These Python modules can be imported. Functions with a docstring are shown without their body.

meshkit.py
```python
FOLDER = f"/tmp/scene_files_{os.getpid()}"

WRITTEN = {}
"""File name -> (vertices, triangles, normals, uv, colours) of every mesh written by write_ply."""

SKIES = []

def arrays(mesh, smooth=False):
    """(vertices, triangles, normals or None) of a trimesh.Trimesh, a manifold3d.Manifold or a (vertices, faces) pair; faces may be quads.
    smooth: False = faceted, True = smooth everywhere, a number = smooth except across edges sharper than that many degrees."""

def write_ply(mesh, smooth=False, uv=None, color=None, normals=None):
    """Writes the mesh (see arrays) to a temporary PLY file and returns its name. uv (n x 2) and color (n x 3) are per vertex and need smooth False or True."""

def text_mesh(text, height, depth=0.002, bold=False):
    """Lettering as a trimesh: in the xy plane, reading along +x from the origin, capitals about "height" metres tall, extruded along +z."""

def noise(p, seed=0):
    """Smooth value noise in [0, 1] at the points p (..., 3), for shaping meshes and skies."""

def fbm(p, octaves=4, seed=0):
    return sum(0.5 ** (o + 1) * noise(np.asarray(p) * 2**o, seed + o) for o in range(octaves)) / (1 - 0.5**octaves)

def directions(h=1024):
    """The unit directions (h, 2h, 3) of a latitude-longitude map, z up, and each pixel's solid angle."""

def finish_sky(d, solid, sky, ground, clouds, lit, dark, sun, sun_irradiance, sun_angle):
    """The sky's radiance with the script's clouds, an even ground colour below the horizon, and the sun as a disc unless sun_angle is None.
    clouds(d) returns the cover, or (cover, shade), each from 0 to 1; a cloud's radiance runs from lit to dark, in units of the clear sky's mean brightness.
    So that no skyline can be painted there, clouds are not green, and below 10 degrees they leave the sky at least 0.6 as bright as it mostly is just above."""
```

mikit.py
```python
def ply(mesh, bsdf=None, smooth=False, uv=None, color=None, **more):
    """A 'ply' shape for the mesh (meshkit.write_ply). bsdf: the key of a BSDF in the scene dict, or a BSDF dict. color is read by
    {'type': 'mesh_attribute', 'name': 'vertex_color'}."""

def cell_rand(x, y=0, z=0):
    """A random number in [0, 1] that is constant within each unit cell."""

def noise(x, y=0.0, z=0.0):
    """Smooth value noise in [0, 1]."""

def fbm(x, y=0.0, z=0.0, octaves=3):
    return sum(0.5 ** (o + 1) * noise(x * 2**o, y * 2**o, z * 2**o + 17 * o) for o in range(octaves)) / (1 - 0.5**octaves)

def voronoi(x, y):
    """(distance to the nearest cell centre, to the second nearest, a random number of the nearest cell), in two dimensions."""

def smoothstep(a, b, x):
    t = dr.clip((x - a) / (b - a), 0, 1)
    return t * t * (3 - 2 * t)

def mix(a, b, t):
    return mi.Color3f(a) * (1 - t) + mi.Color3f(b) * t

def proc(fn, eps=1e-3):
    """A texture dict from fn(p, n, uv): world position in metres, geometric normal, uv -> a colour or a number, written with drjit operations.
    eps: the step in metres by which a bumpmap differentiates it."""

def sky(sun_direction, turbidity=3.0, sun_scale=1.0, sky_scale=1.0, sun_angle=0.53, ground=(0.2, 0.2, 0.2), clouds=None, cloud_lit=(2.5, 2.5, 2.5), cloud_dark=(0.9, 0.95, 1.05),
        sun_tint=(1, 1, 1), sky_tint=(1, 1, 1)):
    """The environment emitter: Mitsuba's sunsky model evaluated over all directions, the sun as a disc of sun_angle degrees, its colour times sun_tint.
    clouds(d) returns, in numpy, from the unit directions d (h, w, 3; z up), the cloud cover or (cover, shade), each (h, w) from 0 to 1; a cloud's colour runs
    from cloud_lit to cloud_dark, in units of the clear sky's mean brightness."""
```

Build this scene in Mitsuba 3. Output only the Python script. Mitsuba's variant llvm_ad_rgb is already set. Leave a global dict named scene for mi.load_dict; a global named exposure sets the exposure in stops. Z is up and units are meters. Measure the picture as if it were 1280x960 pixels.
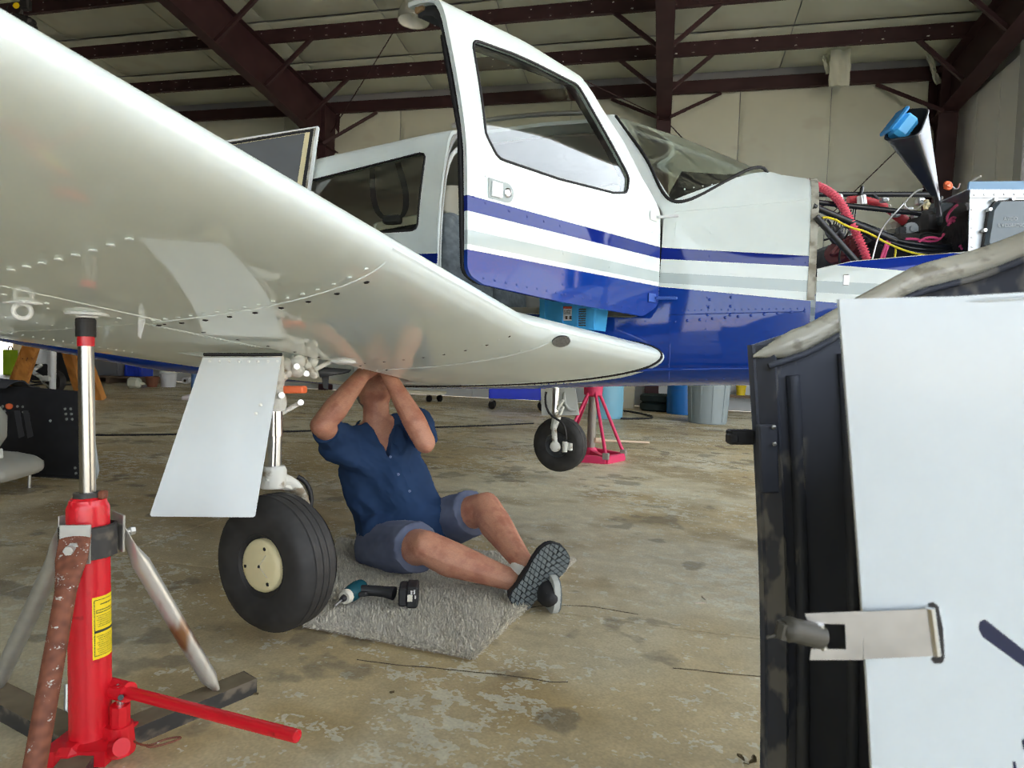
import math, random
import numpy as np, trimesh, drjit as dr, mitsuba as mi, mikit, meshkit
import manifold3d as m3
from mikit import proc, noise, fbm, voronoi, smoothstep, mix, cell_rand

# ------------------------------------------------------------------ camera, sky, sun, exposure
T = mi.ScalarTransform4f
scene, labels = {}, {}
V = lambda *a: np.array(a, float)
TH, PITCH, ROLL, FOC = math.radians(20.6), math.radians(2.15), .038, 800.
EYE = V(1.427, -3.232, .92)                       # crouching photographer, right of the aeroplane
_R0, _F0, _Z = V(math.cos(TH), math.sin(TH), 0), V(-math.sin(TH), math.cos(TH), 0), V(0, 0, 1)
FWD = _F0 * math.cos(PITCH) - _Z * math.sin(PITCH)
_U1 = _Z * math.cos(PITCH) + _F0 * math.sin(PITCH)
RGT, UPV = _R0 * math.cos(ROLL) + _U1 * math.sin(ROLL), _U1 * math.cos(ROLL) - _R0 * math.sin(ROLL)
scene['camera'] = {'type': 'thinlens', 'fov': 2 * math.degrees(math.atan(640 / FOC)), 'fov_axis': 'x', 'aperture_radius': .0012, 'focus_distance': 2.9,
                   'near_clip': .05, 'far_clip': 400.,
                   'to_world': T().look_at(origin=EYE.tolist(), target=(EYE + FWD).tolist(), up=UPV.tolist())}
exposure = 3.95
BA = math.radians(97.4)                            # the hangar stands 7 degrees off the aeroplane's axis
BG = V(math.cos(BA), math.sin(BA), 0)              # towards the back wall (v)
BL = V(BG[1], -BG[0], 0)                           # towards the open side (u)
BO = V(EYE[0], EYE[1], 0)
def B(u, v, z=0.): return BO + u * BL + v * BG + V(0, 0, z)
scene['sky'] = mikit.sky((-BL * .60 + BG * .25 + V(0, 0, .8)).tolist(), turbidity=4.0, sun_scale=1.0, sky_scale=1.0, sun_angle=1.5, ground=(.42, .41, .38),
                         clouds=lambda d: .78 + .2 * (meshkit.fbm(d * 3.1, 3, 4) - .5), cloud_lit=(2.15, 2.25, 2.35), cloud_dark=(1.55, 1.6, 1.7), sky_tint=(1., 1., .97), sun_tint=(1., .96, .88))

def at(x, y, depth):
    """The place seen at pixel x, y of the 1280 x 960 photograph, so many metres in front of the lens."""
    return EYE + depth * (FWD + (x - 640) / FOC * RGT - (y - 480) / FOC * UPV)

# ------------------------------------------------------------------ helpers
def numbered(k):
    if k not in scene and k not in labels: return k
    i = 1
    while f'{k}_{i:03d}' in scene or f'{k}_{i:03d}' in labels: i += 1
    return f'{k}_{i:03d}'
def thing(name, label, cat, group=None):
    k = numbered(name); labels[k] = {'label': label, 'category': cat}
    if group: labels[k]['group'] = group
    return k
def add(parent, name, mesh, mat, smooth=30, label=None, kind=None, **kw):
    k = numbered(f'{parent}__{name}' if parent else name)
    if isinstance(mesh, list): mesh = cat(mesh)
    d = mikit.ply(mesh, mat, smooth=smooth, **kw)
    scene[k] = d
    if label or kind:
        labels[k] = {}
        if label: labels[k]['label'] = label
        if kind: labels[k]['kind'] = kind
    return k
def solo(name, label, cat_, mesh, mat, smooth=30, group=None, **kw):
    k = add(None, name, mesh, mat, smooth, **kw); labels[k] = {'label': label, 'category': cat_}
    if group: labels[k]['group'] = group
    return k
def struct(name, mesh, mat, smooth=30): return add(None, name, mesh, mat, smooth, kind='structure')

def tm(m):
    if isinstance(m, trimesh.Trimesh): return m
    v, f, _ = meshkit.arrays(m)
    return trimesh.Trimesh(v, f, process=False)
def cat(ms): return trimesh.util.concatenate([tm(m) for m in ms])
def man(m):
    m = tm(m).copy(); m.merge_vertices()
    if m.volume < 0: m.invert()
    return m3.Manifold(m3.Mesh(np.asarray(m.vertices, np.float32), np.asarray(m.faces, np.uint32)))
def unit(v): v = np.asarray(v, float); return v / max(np.linalg.norm(v), 1e-12)
def frame(d, hint=(0, 0, 1)):
    z = unit(d); h = np.asarray(hint, float)
    if abs(z @ unit(h)) > .98: h = V(1, 0, 0) if abs(z[0]) < .9 else V(0, 1, 0)
    x = unit(np.cross(h, z)); return x, np.cross(z, x), z
def mat4(x, y, z, o):
    m = np.eye(4); m[:3, 0], m[:3, 1], m[:3, 2], m[:3, 3] = x, y, z, o; return m
def xf(m, M): m = tm(m).copy(); m.apply_transform(M); return m
def rotz(a, c=(0, 0, 0)): return trimesh.transformations.rotation_matrix(a, [0, 0, 1], c)
def box(lo, hi, ch=0.):
    lo, hi = np.minimum(lo, hi), np.maximum(lo, hi)
    if ch <= 0:
        return trimesh.creation.box(extents=hi - lo, transform=trimesh.transformations.translation_matrix((lo + hi) / 2))
    pts = []
    for i in range(3):
        for s in np.ndindex(2, 2, 2):
            p = np.where(s, hi - ch, lo + ch); p[i] = hi[i] if s[i] else lo[i]; pts.append(p)
    return trimesh.convex.convex_hull(np.array(pts))
def bbox(u0, u1, v0, v1, z0, z1, ch=0.):
    return xf(box(V(u0, v0, z0), V(u1, v1, z1), ch), mat4(BL, BG, V(0, 0, 1), BO))
def obox(c, x, y, z, sx, sy, sz, ch=0.):
    return xf(box(V(-sx / 2, -sy / 2, -sz / 2), V(sx / 2, sy / 2, sz / 2), ch), mat4(unit(x), unit(y), unit(z), c))
def bar(a, b, w, h, hint=(0, 0, 1), ch=0.):
    a, b = np.asarray(a, float), np.asarray(b, float); x, y, z = frame(b - a, hint)
    return obox((a + b) / 2, x, y, z, w, h, np.linalg.norm(b - a), ch)
def cyl(a, b, r, r2=None, n=24, caps=True):
    return tube([a, b], [r, r if r2 is None else r2], n, caps)
def tube(pts, r, n=12, caps=True):
    pts = np.asarray(pts, float); r = np.broadcast_to(r, (len(pts),))
    t = np.gradient(pts, axis=0); t /= np.linalg.norm(t, axis=1, keepdims=True) + 1e-12
    x, y, _ = frame(t[0]); an = np.arange(n) * 2 * np.pi / n; vs = []
    for i in range(len(pts)):
        x = unit(x - t[i] * (x @ t[i])); y = np.cross(t[i], x)
        vs.append(pts[i] + r[i] * (np.cos(an)[:, None] * x + np.sin(an)[:, None] * y))
    v = np.vstack(vs); f = []
    i, j = np.meshgrid(np.arange(len(pts) - 1), np.arange(n), indexing='ij')
    a, b, c, d = i * n + j, i * n + (j + 1) % n, (i + 1) * n + (j + 1) % n, (i + 1) * n + j
    f = np.vstack([np.stack([a, b, c], -1).reshape(-1, 3), np.stack([a, c, d], -1).reshape(-1, 3)])
    if caps:
        m = len(v); v = np.vstack([v, pts[0], pts[-1]]); k = np.arange(n); e = (len(pts) - 1) * n
        f = np.vstack([f, np.stack([k * 0 + m, (k + 1) % n, k], -1), np.stack([k * 0 + m + 1, e + k, e + (k + 1) % n], -1)])
    return trimesh.Trimesh(v, f, process=False)
def curve(pts, n=40):
    """A smooth line through the points."""
    from scipy.interpolate import CubicSpline
    pts = np.asarray(pts, float); s = np.r_[0, np.cumsum(np.linalg.norm(np.diff(pts, axis=0), axis=1))]
    return CubicSpline(s, pts)(np.linspace(0, s[-1], n)) if len(pts) > 2 else np.linspace(pts[0], pts[1], n)
def resample(pts, n):
    pts = chaikin_open(np.asarray(pts, float), 2); s = np.r_[0, np.cumsum(np.linalg.norm(np.diff(pts, axis=0), axis=1))]; u = np.linspace(0, s[-1], n)
    return np.column_stack([np.interp(u, s, pts[:, k]) for k in range(3)])
def chaikin_open(p, it):
    for _ in range(it):
        q = np.stack([.75 * p[:-1] + .25 * p[1:], .25 * p[:-1] + .75 * p[1:]], 1).reshape(-1, p.shape[1]); p = np.vstack([p[:1], q[1:-1], p[-1:]])
    return p
def lathe(prof, a, d, n=40):
    """prof: (radius, height) pairs along the axis from point a in direction d."""
    x, y, z = frame(d); prof = np.asarray(prof, float)
    m = trimesh.creation.revolve(prof, sections=n)
    return xf(m, mat4(x, y, z, a))
def torus(c, d, R, r, n=40, k=12):
    x, y, z = frame(d); an = np.linspace(0, 2 * np.pi, n + 1)
    return tube([c + R * (math.cos(q) * x + math.sin(q) * y) for q in an], r, k, False)
def prism(poly, h, M=None):
    """Extrudes a 2-D outline by h along z, then moves it by the matrix M."""
    from shapely.geometry import Polygon
    p = poly if not isinstance(poly, (list, tuple, np.ndarray)) else Polygon(poly)
    m = trimesh.creation.extrude_polygon(p, h, engine='earcut')
    return m if M is None else xf(m, M)
def disc(c, d, r, t=.002, n=14, bulge=.4):
    return lathe([(0, 0), (r, 0), (r, t * (1 - bulge)), (r * .7, t * .9), (0, t)], c, d, n)
def sphere(c, r, n=2): 
    m = trimesh.creation.icosphere(subdivisions=n, radius=1.); m.apply_scale(r); m.apply_translation(c); return m
def hull(pts): return trimesh.convex.convex_hull(np.asarray(pts, float))
def grid(P, closed=False):
    """A sheet from an (n, m, 3) array of points."""
    n, m = P.shape[:2]; i, j = np.meshgrid(np.arange(n - 1), np.arange(m if closed else m - 1), indexing='ij')
    a, b, c, d = i * m + j, i * m + (j + 1) % m, (i + 1) * m + (j + 1) % m, (i + 1) * m + j
    f = np.vstack([np.stack([a, b, c], -1).reshape(-1, 3), np.stack([a, c, d], -1).reshape(-1, 3)])
    return trimesh.Trimesh(P.reshape(-1, 3), f, process=False)
def thick(P, t):
    """A sheet of thickness t: the grid and its copy pushed along its normals, closed at the rim."""
    m = grid(P); nrm = meshkit.arrays(m, True)[2].reshape(P.shape); Q = P - nrm * t
    n, k = P.shape[:2]; rim = lambda A: np.vstack([A[0, :], A[1:, -1], A[-1, -2::-1], A[-2:0:-1, 0]])
    edge = grid(np.stack([rim(Q), rim(P)]), True)
    b = grid(Q); b.invert(); return cat([m, b, edge])
def loft(secs, cap=True):
    P = np.asarray(secs, float); n, m = P.shape[:2]; g = grid(P, True)
    if cap:
        v = np.vstack([g.vertices, P[0].mean(0), P[-1].mean(0)]); k = np.arange(m); e = (n - 1) * m; c = n * m
        f = np.vstack([g.faces, np.stack([k * 0 + c, (k + 1) % m, k], -1), np.stack([k * 0 + c + 1, e + k, e + (k + 1) % m], -1)])
        g = trimesh.Trimesh(v, f, process=False)
    if g.volume < 0: g.invert()
    return g
def round_poly(p, r=.02, n=5):
    from shapely.geometry import Polygon
    q = Polygon(p); q = q.buffer(-r).buffer(r, quad_segs=n)
    return np.array(q.exterior.coords)[:-1]
def chaikin(p, it=2, closed=True):
    p = np.asarray(p, float)
    for _ in range(it):
        q = np.roll(p, -1, 0)
        p = np.stack([.75 * p + .25 * q, .25 * p + .75 * q], 1).reshape(-1, p.shape[1])
    return p

# ------------------------------------------------------------------ materials
def rgb(r, g, b): return {'type': 'rgb', 'value': [r, g, b]}
def M(name, col, rough=.5, metal=0., spec=.5, coat=0., coat_gloss=.95, bump=None, bump_scale=1., two=True, **kw):
    c = col if isinstance(col, dict) else rgb(*col)
    d = {'type': 'principled', 'base_color': c, 'roughness': rough, 'metallic': metal, 'specular': spec, **kw}
    if coat: d |= {'clearcoat': coat, 'clearcoat_gloss': coat_gloss}
    if bump is not None: d = {'type': 'bumpmap', 'bump': bump, 'scale': bump_scale, 'nested': d}
    scene[name] = {'type': 'twosided', 'nested': d} if two else d
    return name

def f_floor(p, n, uv):
    x, y = p.x, p.y
    big = fbm(x * .55 + 3, y * .8, 2., 3); mid = fbm(x * 2.3, y * 3.1 + 9, 5., 4); fine = fbm(x * 11, y * 15, 1., 5); gr = noise(x * 190, y * 190)
    c = mix((.39, .315, .180), (.52, .465, .325), smoothstep(.3, .7, big))
    c = mix(c, mi.Color3f(.29, .22, .112), smoothstep(.48, .72, mid) * .75)
    c = mix(c, mi.Color3f(.42, .305, .13), smoothstep(.50, .68, fbm(x * 1.3 + 11, y * 1.1 + 4, 6., 4)) * .45)
    zone = smoothstep(.44, .70, fbm(x * 1.3 + 40, y * 1.9, 7., 4))
    grain = fbm(x * 24 + 2 * mid, y * 33 + 3, 8., 5) * .75 + noise(x * 120, y * 150) * .25
    flake = smoothstep(0., .035, grain + .155 * zone - .655)
    c = mix(c, mi.Color3f(.58, .575, .475), flake * .60)
    c = mix(c, mi.Color3f(.145, .125, .09), smoothstep(.64, .74, fbm(x * 5 + 20, y * 6, 3., 5)) * .55)
    c = c * (.84 + .32 * fine) * (.90 + .20 * gr)
    return c
M('concrete', proc(f_floor), rough=proc(lambda p, n, uv: .30 + .34 * fbm(p.x * 2.1, p.y * 2.7, 4., 4)), spec=.5,
  bump=proc(lambda p, n, uv: .002 * fbm(p.x * 9, p.y * 9, 0., 4), 3e-3))
M('apron', proc(lambda p, n, uv: mix((.25, .245, .225), (.33, .32, .30), fbm(p.x * .7, p.y * .7, 0., 4))), rough=.8)
M('grass', proc(lambda p, n, uv: mix((.10, .16, .05), (.20, .24, .10), fbm(p.x * .3, p.y * .3, 0., 4))), rough=.9)
def f_ins(p, n, uv):
    a = fbm(p.x * .9, p.y * .9, p.z * .9, 4); s = smoothstep(.58, .74, fbm(p.x * 1.7 + 5, p.y * 1.7, p.z * 2.3, 4))
    return mix(mix((.60, .635, .53), (.68, .715, .61), a), (.45, .42, .34), s * .25)
M('insulation', proc(f_ins), rough=.55, spec=.3, bump=proc(lambda p, n, uv: .006 * fbm(p.x * 4, p.y * 4, p.z * 4, 3), 4e-3))
M('oxide', proc(lambda p, n, uv: mix((.030, .013, .017), (.060, .026, .030), fbm(p.x * 3, p.y * 3, p.z * 3, 4))), rough=.55, spec=.4)
M('bright_steel', (.72, .72, .70), rough=.28, metal=1.)
M('panel_white', (.50, .52, .51), rough=.5); M('panel_bright', (.80, .82, .83), rough=.45); M('joint', (.03, .027, .022), rough=.9); M('crack_dirt', (.11, .09, .06), rough=.9)
M('steel_siding', (.45, .47, .49), rough=.5)
M('bare_siding', (.16, .165, .165), rough=.5); M('facade', (.44, .38, .30), rough=.7); M('red_door', (.62, .22, .24), rough=.5)
# ------------------------------------------------------------------ the hangar
V1, U1, U0, V0 = 14.6, 5.4, -24., -11.                 # back wall, open side, far left end, near wall
RZ = lambda v: 7.10 + .09 * (V1 - v)                  # underside of the roof sheets
struct('ground', bbox(U0 - 60, U1 + 90, V0 - 90, V1 + 60, -.30, -.12), 'apron')
uj = [U0, -16.5, -9.4, -2.3, U1]; vj = [V0, -5.3, -1.5, 2.30, 6.1, 9.9, V1]
fl = struct('floor', bbox(U0 - .2, U1 + .2, V0 - .2, V1 + .2, -.13, -.045), 'joint')
for i in range(len(uj) - 1):
    for j in range(len(vj) - 1):
        add(fl, 'slab', bbox(uj[i] + .004, uj[i + 1] - .004, vj[j] + .004, vj[j + 1] - .004, -.06, 0, .003), 'concrete', False)
for pts in (((445, 825), (520, 834), (600, 841), (660, 849), (711, 853)), ((771, 549), (830, 565), (890, 578), (936, 589)), ((640, 765), (700, 757), (797, 769)), ((840, 836), (900, 841), (952, 846))):
    P = []
    for x, y in pts:
        d = at(x, y, 1.) - EYE; P.append(EYE - d * EYE[2] / d[2])
    c = curve(P, 60); c[:, :2] += .012 * (np.array([[meshkit.noise(V(a[0] * 14, a[1] * 14, s)) for s in (0, 9)] for a in c]) - .5); t_ = np.gradient(c, axis=0); sd = np.cross(V(0, 0, 1), t_); sd /= np.linalg.norm(sd, axis=1, keepdims=True)
    wd = .0011 * (.4 + meshkit.noise(c * 30)[:, None])
    add(fl, 'crack', thick(np.stack([c - sd * wd + V(0, 0, .0008), c + sd * wd + V(0, 0, .0008)], 1), .0016), 'crack_dirt', False)
# sunlit hangars across the apron, mirrored in the open door
for i, (a, b, h) in enumerate(((-34., -4.5, 7.5), (2.5, 12., 8.4), (15., 40., 7.))):
    k = thing('opposite_hangar', ('long beige hangar across the apron, nearest to the photographer', 'tall beige hangar across the apron, the middle one', 'low wide beige hangar across the apron, furthest along')[i], 'building', 'sunlit hangars across the apron')
    add(k, 'wall', bbox(30, 44, a, b, -.12, h), 'facade', False)
    add(k, 'roof', hull([B(u, v, z) for v in (a - .3, b + .3) for u, z in ((29.6, h), (29.6, h + .25), (37, h + 1.6), (44.4, h), (44.4, h + .25))]), 'steel_siding', False)
    for j in range(3): add(k, 'door_leaf', bbox(29.9, 29.99, a + (b - a) * (.12 + .26 * j), a + (b - a) * (.36 + .26 * j), -.1, h * .72), 'panel_white', False)
# back wall: siding with a doorway far left, faced by insulation blankets between the girts
DW = (-20.4, -18.2, 2.7)
wb = struct('wall_back', cat([bbox(DW[1], U1 + .15, V1 + .12, V1 + .2, 0, RZ(V1) + .3), bbox(U0 - .2, DW[0], V1 + .12, V1 + .2, 0, RZ(V1) + .3), bbox(DW[0], DW[1], V1 + .12, V1 + .2, DW[2], RZ(V1) + .3)]), 'steel_siding')
rng = np.random.default_rng(5)
def blanket(o, du, dv, nu, nv, sag, nrm, seed=0, fold=.0):
    a, b = np.meshgrid(np.linspace(0, 1, nu), np.linspace(0, 1, nv), indexing='ij')
    P = o + a[..., None] * du + b[..., None] * dv
    w = np.sin(np.pi * a) ** .35 * np.sin(np.pi * b) ** .5
    h = sag * w + .05 * w * (meshkit.fbm(P * 1.3, 3, seed) - .5) + fold * w * np.abs(np.sin(a * 23 + 3 * meshkit.noise(P * .8, seed))) ** 6
    return thick(P + h[..., None] * nrm, .02)
seams = [U0, -20.4, -18.2, -16.6, -14.1, -11.9, -9.6, -6.45, -4.4, -2.3, 1.35, 3.15, U1]
for i, (a, b) in enumerate(zip(seams[:-1], seams[1:])):
    zb = 1.15
    for (z0, z1) in ((zb, 3.2), (3.2, RZ(V1) - .05)):
        if a >= DW[0] - .01 and b <= DW[1] + .01 and z0 < DW[2]: z0 = max(z0, DW[2])
        if z1 - z0 < .3: continue
        add(wb, 'insulation_panel', blanket(B(a + .012, V1 + .05, z0), BL * (b - a - .024), V(0, 0, z1 - z0 - .01), 25, 13, .07, -BG, i, .012), 'insulation', True)
    if not (a >= DW[0] - .01 and b <= DW[1] + .01):
        add(wb, 'wainscot_panel', bbox(a + .004, b - .004, V1 + .03, V1 + .08, 0, zb - .02), 'panel_white')
# side wall with the big opening; only a short return is left beside the back wall
OPEN_V = 11.9
wr = struct('wall_right', cat([bbox(U1 + .1, U1 + .2, OPEN_V, V1 + .2, 0, 7.6), bbox(U1 + .1, U1 + .2, V0 - .2, OPEN_V, 6.5, 9.9), bbox(U1 + .36, U1 + .40, OPEN_V - 1.95, OPEN_V, 0, 6.6)]), 'steel_siding')
for (a, b) in ((OPEN_V, 12.75), (12.77, 13.6), (13.62, V1 - .02)):
    for z0, z1 in ((0., 3.3), (3.32, 6.2)):
        add(wr, 'wall_panel', bbox(U1 + .02, U1 + .09, a, b, z0, z1, .01), 'panel_bright')
add(wr, 'door_post', bbox(U1 - .12, U1 + .10, OPEN_V - .30, OPEN_V - .04, 0, 6.6, .01), 'steel_siding')
for i in range(1): add(wr, 'door_leaf', bbox(U1 + .22, U1 + .34, OPEN_V - 1.93 - 1.62 * i, OPEN_V - .33 - 1.62 * i, .02, 6.48, .01), 'red_door' if i == 0 else 'panel_white')
# left end wall and the wall behind the photographer (with the windows that the blue paint mirrors)
struct('wall_left', bbox(U0 - .3, U0 - .2, V0 - .2, V1 + .2, 0, 9.9), 'bare_siding')
wn = [bbox(U0 - .2, -4.4, V0 - .2, V0 - .1, 0, 9.9), bbox(-4.4, -2.6, V0 - .2, V0 - .1, 0, .9), bbox(-4.4, -2.6, V0 - .2, V0 - .1, 2.3, 9.9), bbox(-2.6, -1.4, V0 - .2, V0 - .1, 0, 9.9), bbox(-1.4, U1 + .2, V0 - .2, V0 - .1, 6.5, 9.9)]
struct('wall_front', cat(wn), 'bare_siding')
# roof: sheets, blankets between purlins, purlins, eave strut, rafters with columns and flange braces
pv = [V1 - 1.5 * k for k in range(18)]
ce = struct('ceiling', hull([B(u, v, RZ(v) + d) for u in (U0 - .3, U1 + .3) for v in (V0 - .2, V1 + .2) for d in (.30, .36)]), 'steel_siding')
us = [U0, -21, -18.4, -15.5, -12.9, -10.2, -8.1, -5.6, -3.3, -.15, 2.1, U1]
for k in range(len(pv) - 1):
    v1, v0 = pv[k], pv[k + 1]
    for i in range(len(us) - 1):
        near = v0 > 4
        o = B(us[i] + .01, v0 + .04, RZ(v0) + .16); dv = BG * (v1 - v0 - .08) + V(0, 0, RZ(v1) - RZ(v0))
        add(ce, 'insulation_panel', blanket(o, BL * (us[i + 1] - us[i] - .02), dv, 21 if near else 6, 11 if near else 5, .085, V(0, 0, -1), 100 + k * 20 + i, .014), 'insulation', True)
def purlin(v, z, h=.28, w=.075):
    # a Z profile: web and two lips
    return cat([bbox(U0, U1, v - .003, v + .003, z - h, z), bbox(U0, U1, v, v + w, z - .006, z), bbox(U0, U1, v - w, v, z - h, z - h + .006), bbox(U0, U1, v - w, v - w + .006, z - h, z - h + .02)])
for k, v in enumerate(pv[:17]):
    add(ce, 'purlin' if k else 'eave_strut', purlin(v if k else v - .06, RZ(v) + .0, .29), 'oxide', False)
bolts = []
for k in (1, 2, 3):
    for u in np.arange(-13, 5, .37):
        if rng.random() < .75:
            for dz in (-.07, -.21): bolts.append(cyl(B(u + rng.uniform(-.05, .05), pv[k] - .004, RZ(pv[k]) + dz), B(u, pv[k] - .012, RZ(pv[k]) + dz), .009, n=6))
add(ce, 'purlin_bolts', bolts, 'bright_steel', False, kind='stuff')
def rafter(u, deep, w=.20):
    # tapered I-beam rafter on a column
    ms = []
    prof = [(V1 - .35, RZ(V1) - .28 - deep), (8., RZ(8.) - .28 - deep * .80), (V0, RZ(V0) - .28 - deep * .80)]
    for (va, za), (vb, zb) in zip(prof[:-1], prof[1:]):
        ta, tb = RZ(va) - .285, RZ(vb) - .285
        ms.append(hull([B(u + s, v, z) for s in (-.006, .006) for v, z in ((va, za), (va, ta), (vb, zb), (vb, tb))]))
        for z0, z1 in ((za, zb), (ta, tb)):
            ms.append(hull([B(u + s, v, z + d) for s in (-w / 2, w / 2) for v, z in ((va, z0), (vb, z1)) for d in (-.007, .007)]))
    return cat(ms)
def column(u, deep, w=.20):
    ms = []; zt = RZ(V1) - .28
    ms.append(hull([B(u + s, v, z) for s in (-.006, .006) for v, z in ((V1 - .02, 0), (V1 - .3, 0), (V1 - .02, zt), (V1 - .02 - deep * .75, zt))]))
    for (v0_, v1_) in ((V1 - .02, V1 - .02), (V1 - .3, V1 - .02 - deep * .75)):
        ms.append(hull([B(u + s, v + d, z) for s in (-w / 2, w / 2) for v, z in ((v0_, 0), (v1_, zt)) for d in (-.007, .007)]))
    ms.append(hull([B(u + s, v, z + d) for s in (-w / 2, w / 2) for v in (V1 - .02, V1 - .02 - deep * .75) for z in (zt - deep,) for d in (-.007, .007)]))
    return cat(ms)
for u, deep, w in ((-16.2, .95, .22), (-8.15, .95, .22), (-.22, .72, .30), (5.1, .85, .34)):
    ra = add(ce, 'rafter', rafter(u, deep, w), 'oxide', False)
    add(ra, 'column', column(u, deep, w), 'oxide', False)
    for k in (1, 2, 3):
        v = pv[k]
        for s in (-1, 1):
            if u + s > U1: continue
            add(ra, 'flange_brace', bar(B(u + s * w * .4, v, RZ(v) - .28 - deep * .86), B(u + s * (.95 if w > .25 else 1.15), v - .02, RZ(v) - .22), .065, .065), 'oxide', False)
    for s in (-1, 1):
        if u + s < U1: add(ra, 'flange_brace', bar(B(u + s * w * .4, V1 - .75, RZ(V1) - .28 - deep * 1.02), B(u + s * 1.15, V1 - .12, RZ(V1) - .33), .065, .065), 'oxide', False)
for (a, b) in ((B(-8.0, V1 - .5, 6.2), B(-3.9, 10.1, RZ(10.1) - .1)), (B(-.4, V1 - .5, 6.25), B(-5.9, 9.4, RZ(9.4) - .1)), (B(-.1, V1 - .3, 6.1), B(1.6, V1 - .1, 4.4)), (B(4.9, V1 - .4, 6.0), B(-.1, V1 - .2, .6)), (B(-8.0, V1 - .4, 6.0), B(-8.6, V1 - .2, 4.2))):
    add(ce, 'brace_rod', tube(np.array([a, (a + b) / 2 - V(0, 0, .03), b]), .011, 6), 'oxide')
# torn blanket ends hanging by the right frame
def flap(px, py, w, h, d, tilt=0., seed=0):
    o = at(px, py, d); a, b = np.meshgrid(np.linspace(0, 1, 9), np.linspace(0, 1, 9), indexing='ij')
    P = o + a[..., None] * (BL * w) + b[..., None] * (V(0, 0, -h) + BL * tilt) + ((meshkit.fbm(np.stack([a * 3 + seed, b * 3, a * 0], -1), 3, seed) - .5) * .22)[..., None] * BG
    return thick(P, .03)
for (px, py, w, h, d, t, s) in ((1038, 64, .36, .68, 12.5, .02, 1), (1027, 70, .16, .36, 12.7, .1, 2), (1121, 86, .30, .42, 13.2, .05, 3), (1151, 58, .11, .74, 12.6, .30, 4), (1163, 98, .14, .42, 13.0, -.1, 5), (1098, 114, .22, .22, 13.7, .05, 6)):
    add(ce, 'torn_insulation', flap(px, py, w, h, d, t, s), 'insulation', True, label='torn end of insulation blanket hanging down')
add(wb, 'wall_patch', lathe([(0, 0), (.12, .0), (.13, .05), (.05, .06), (0, .03)], at(1058, 126, 14.0), -BG, 3), 'steel_siding', False, label='small triangular torn hole flap')
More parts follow.
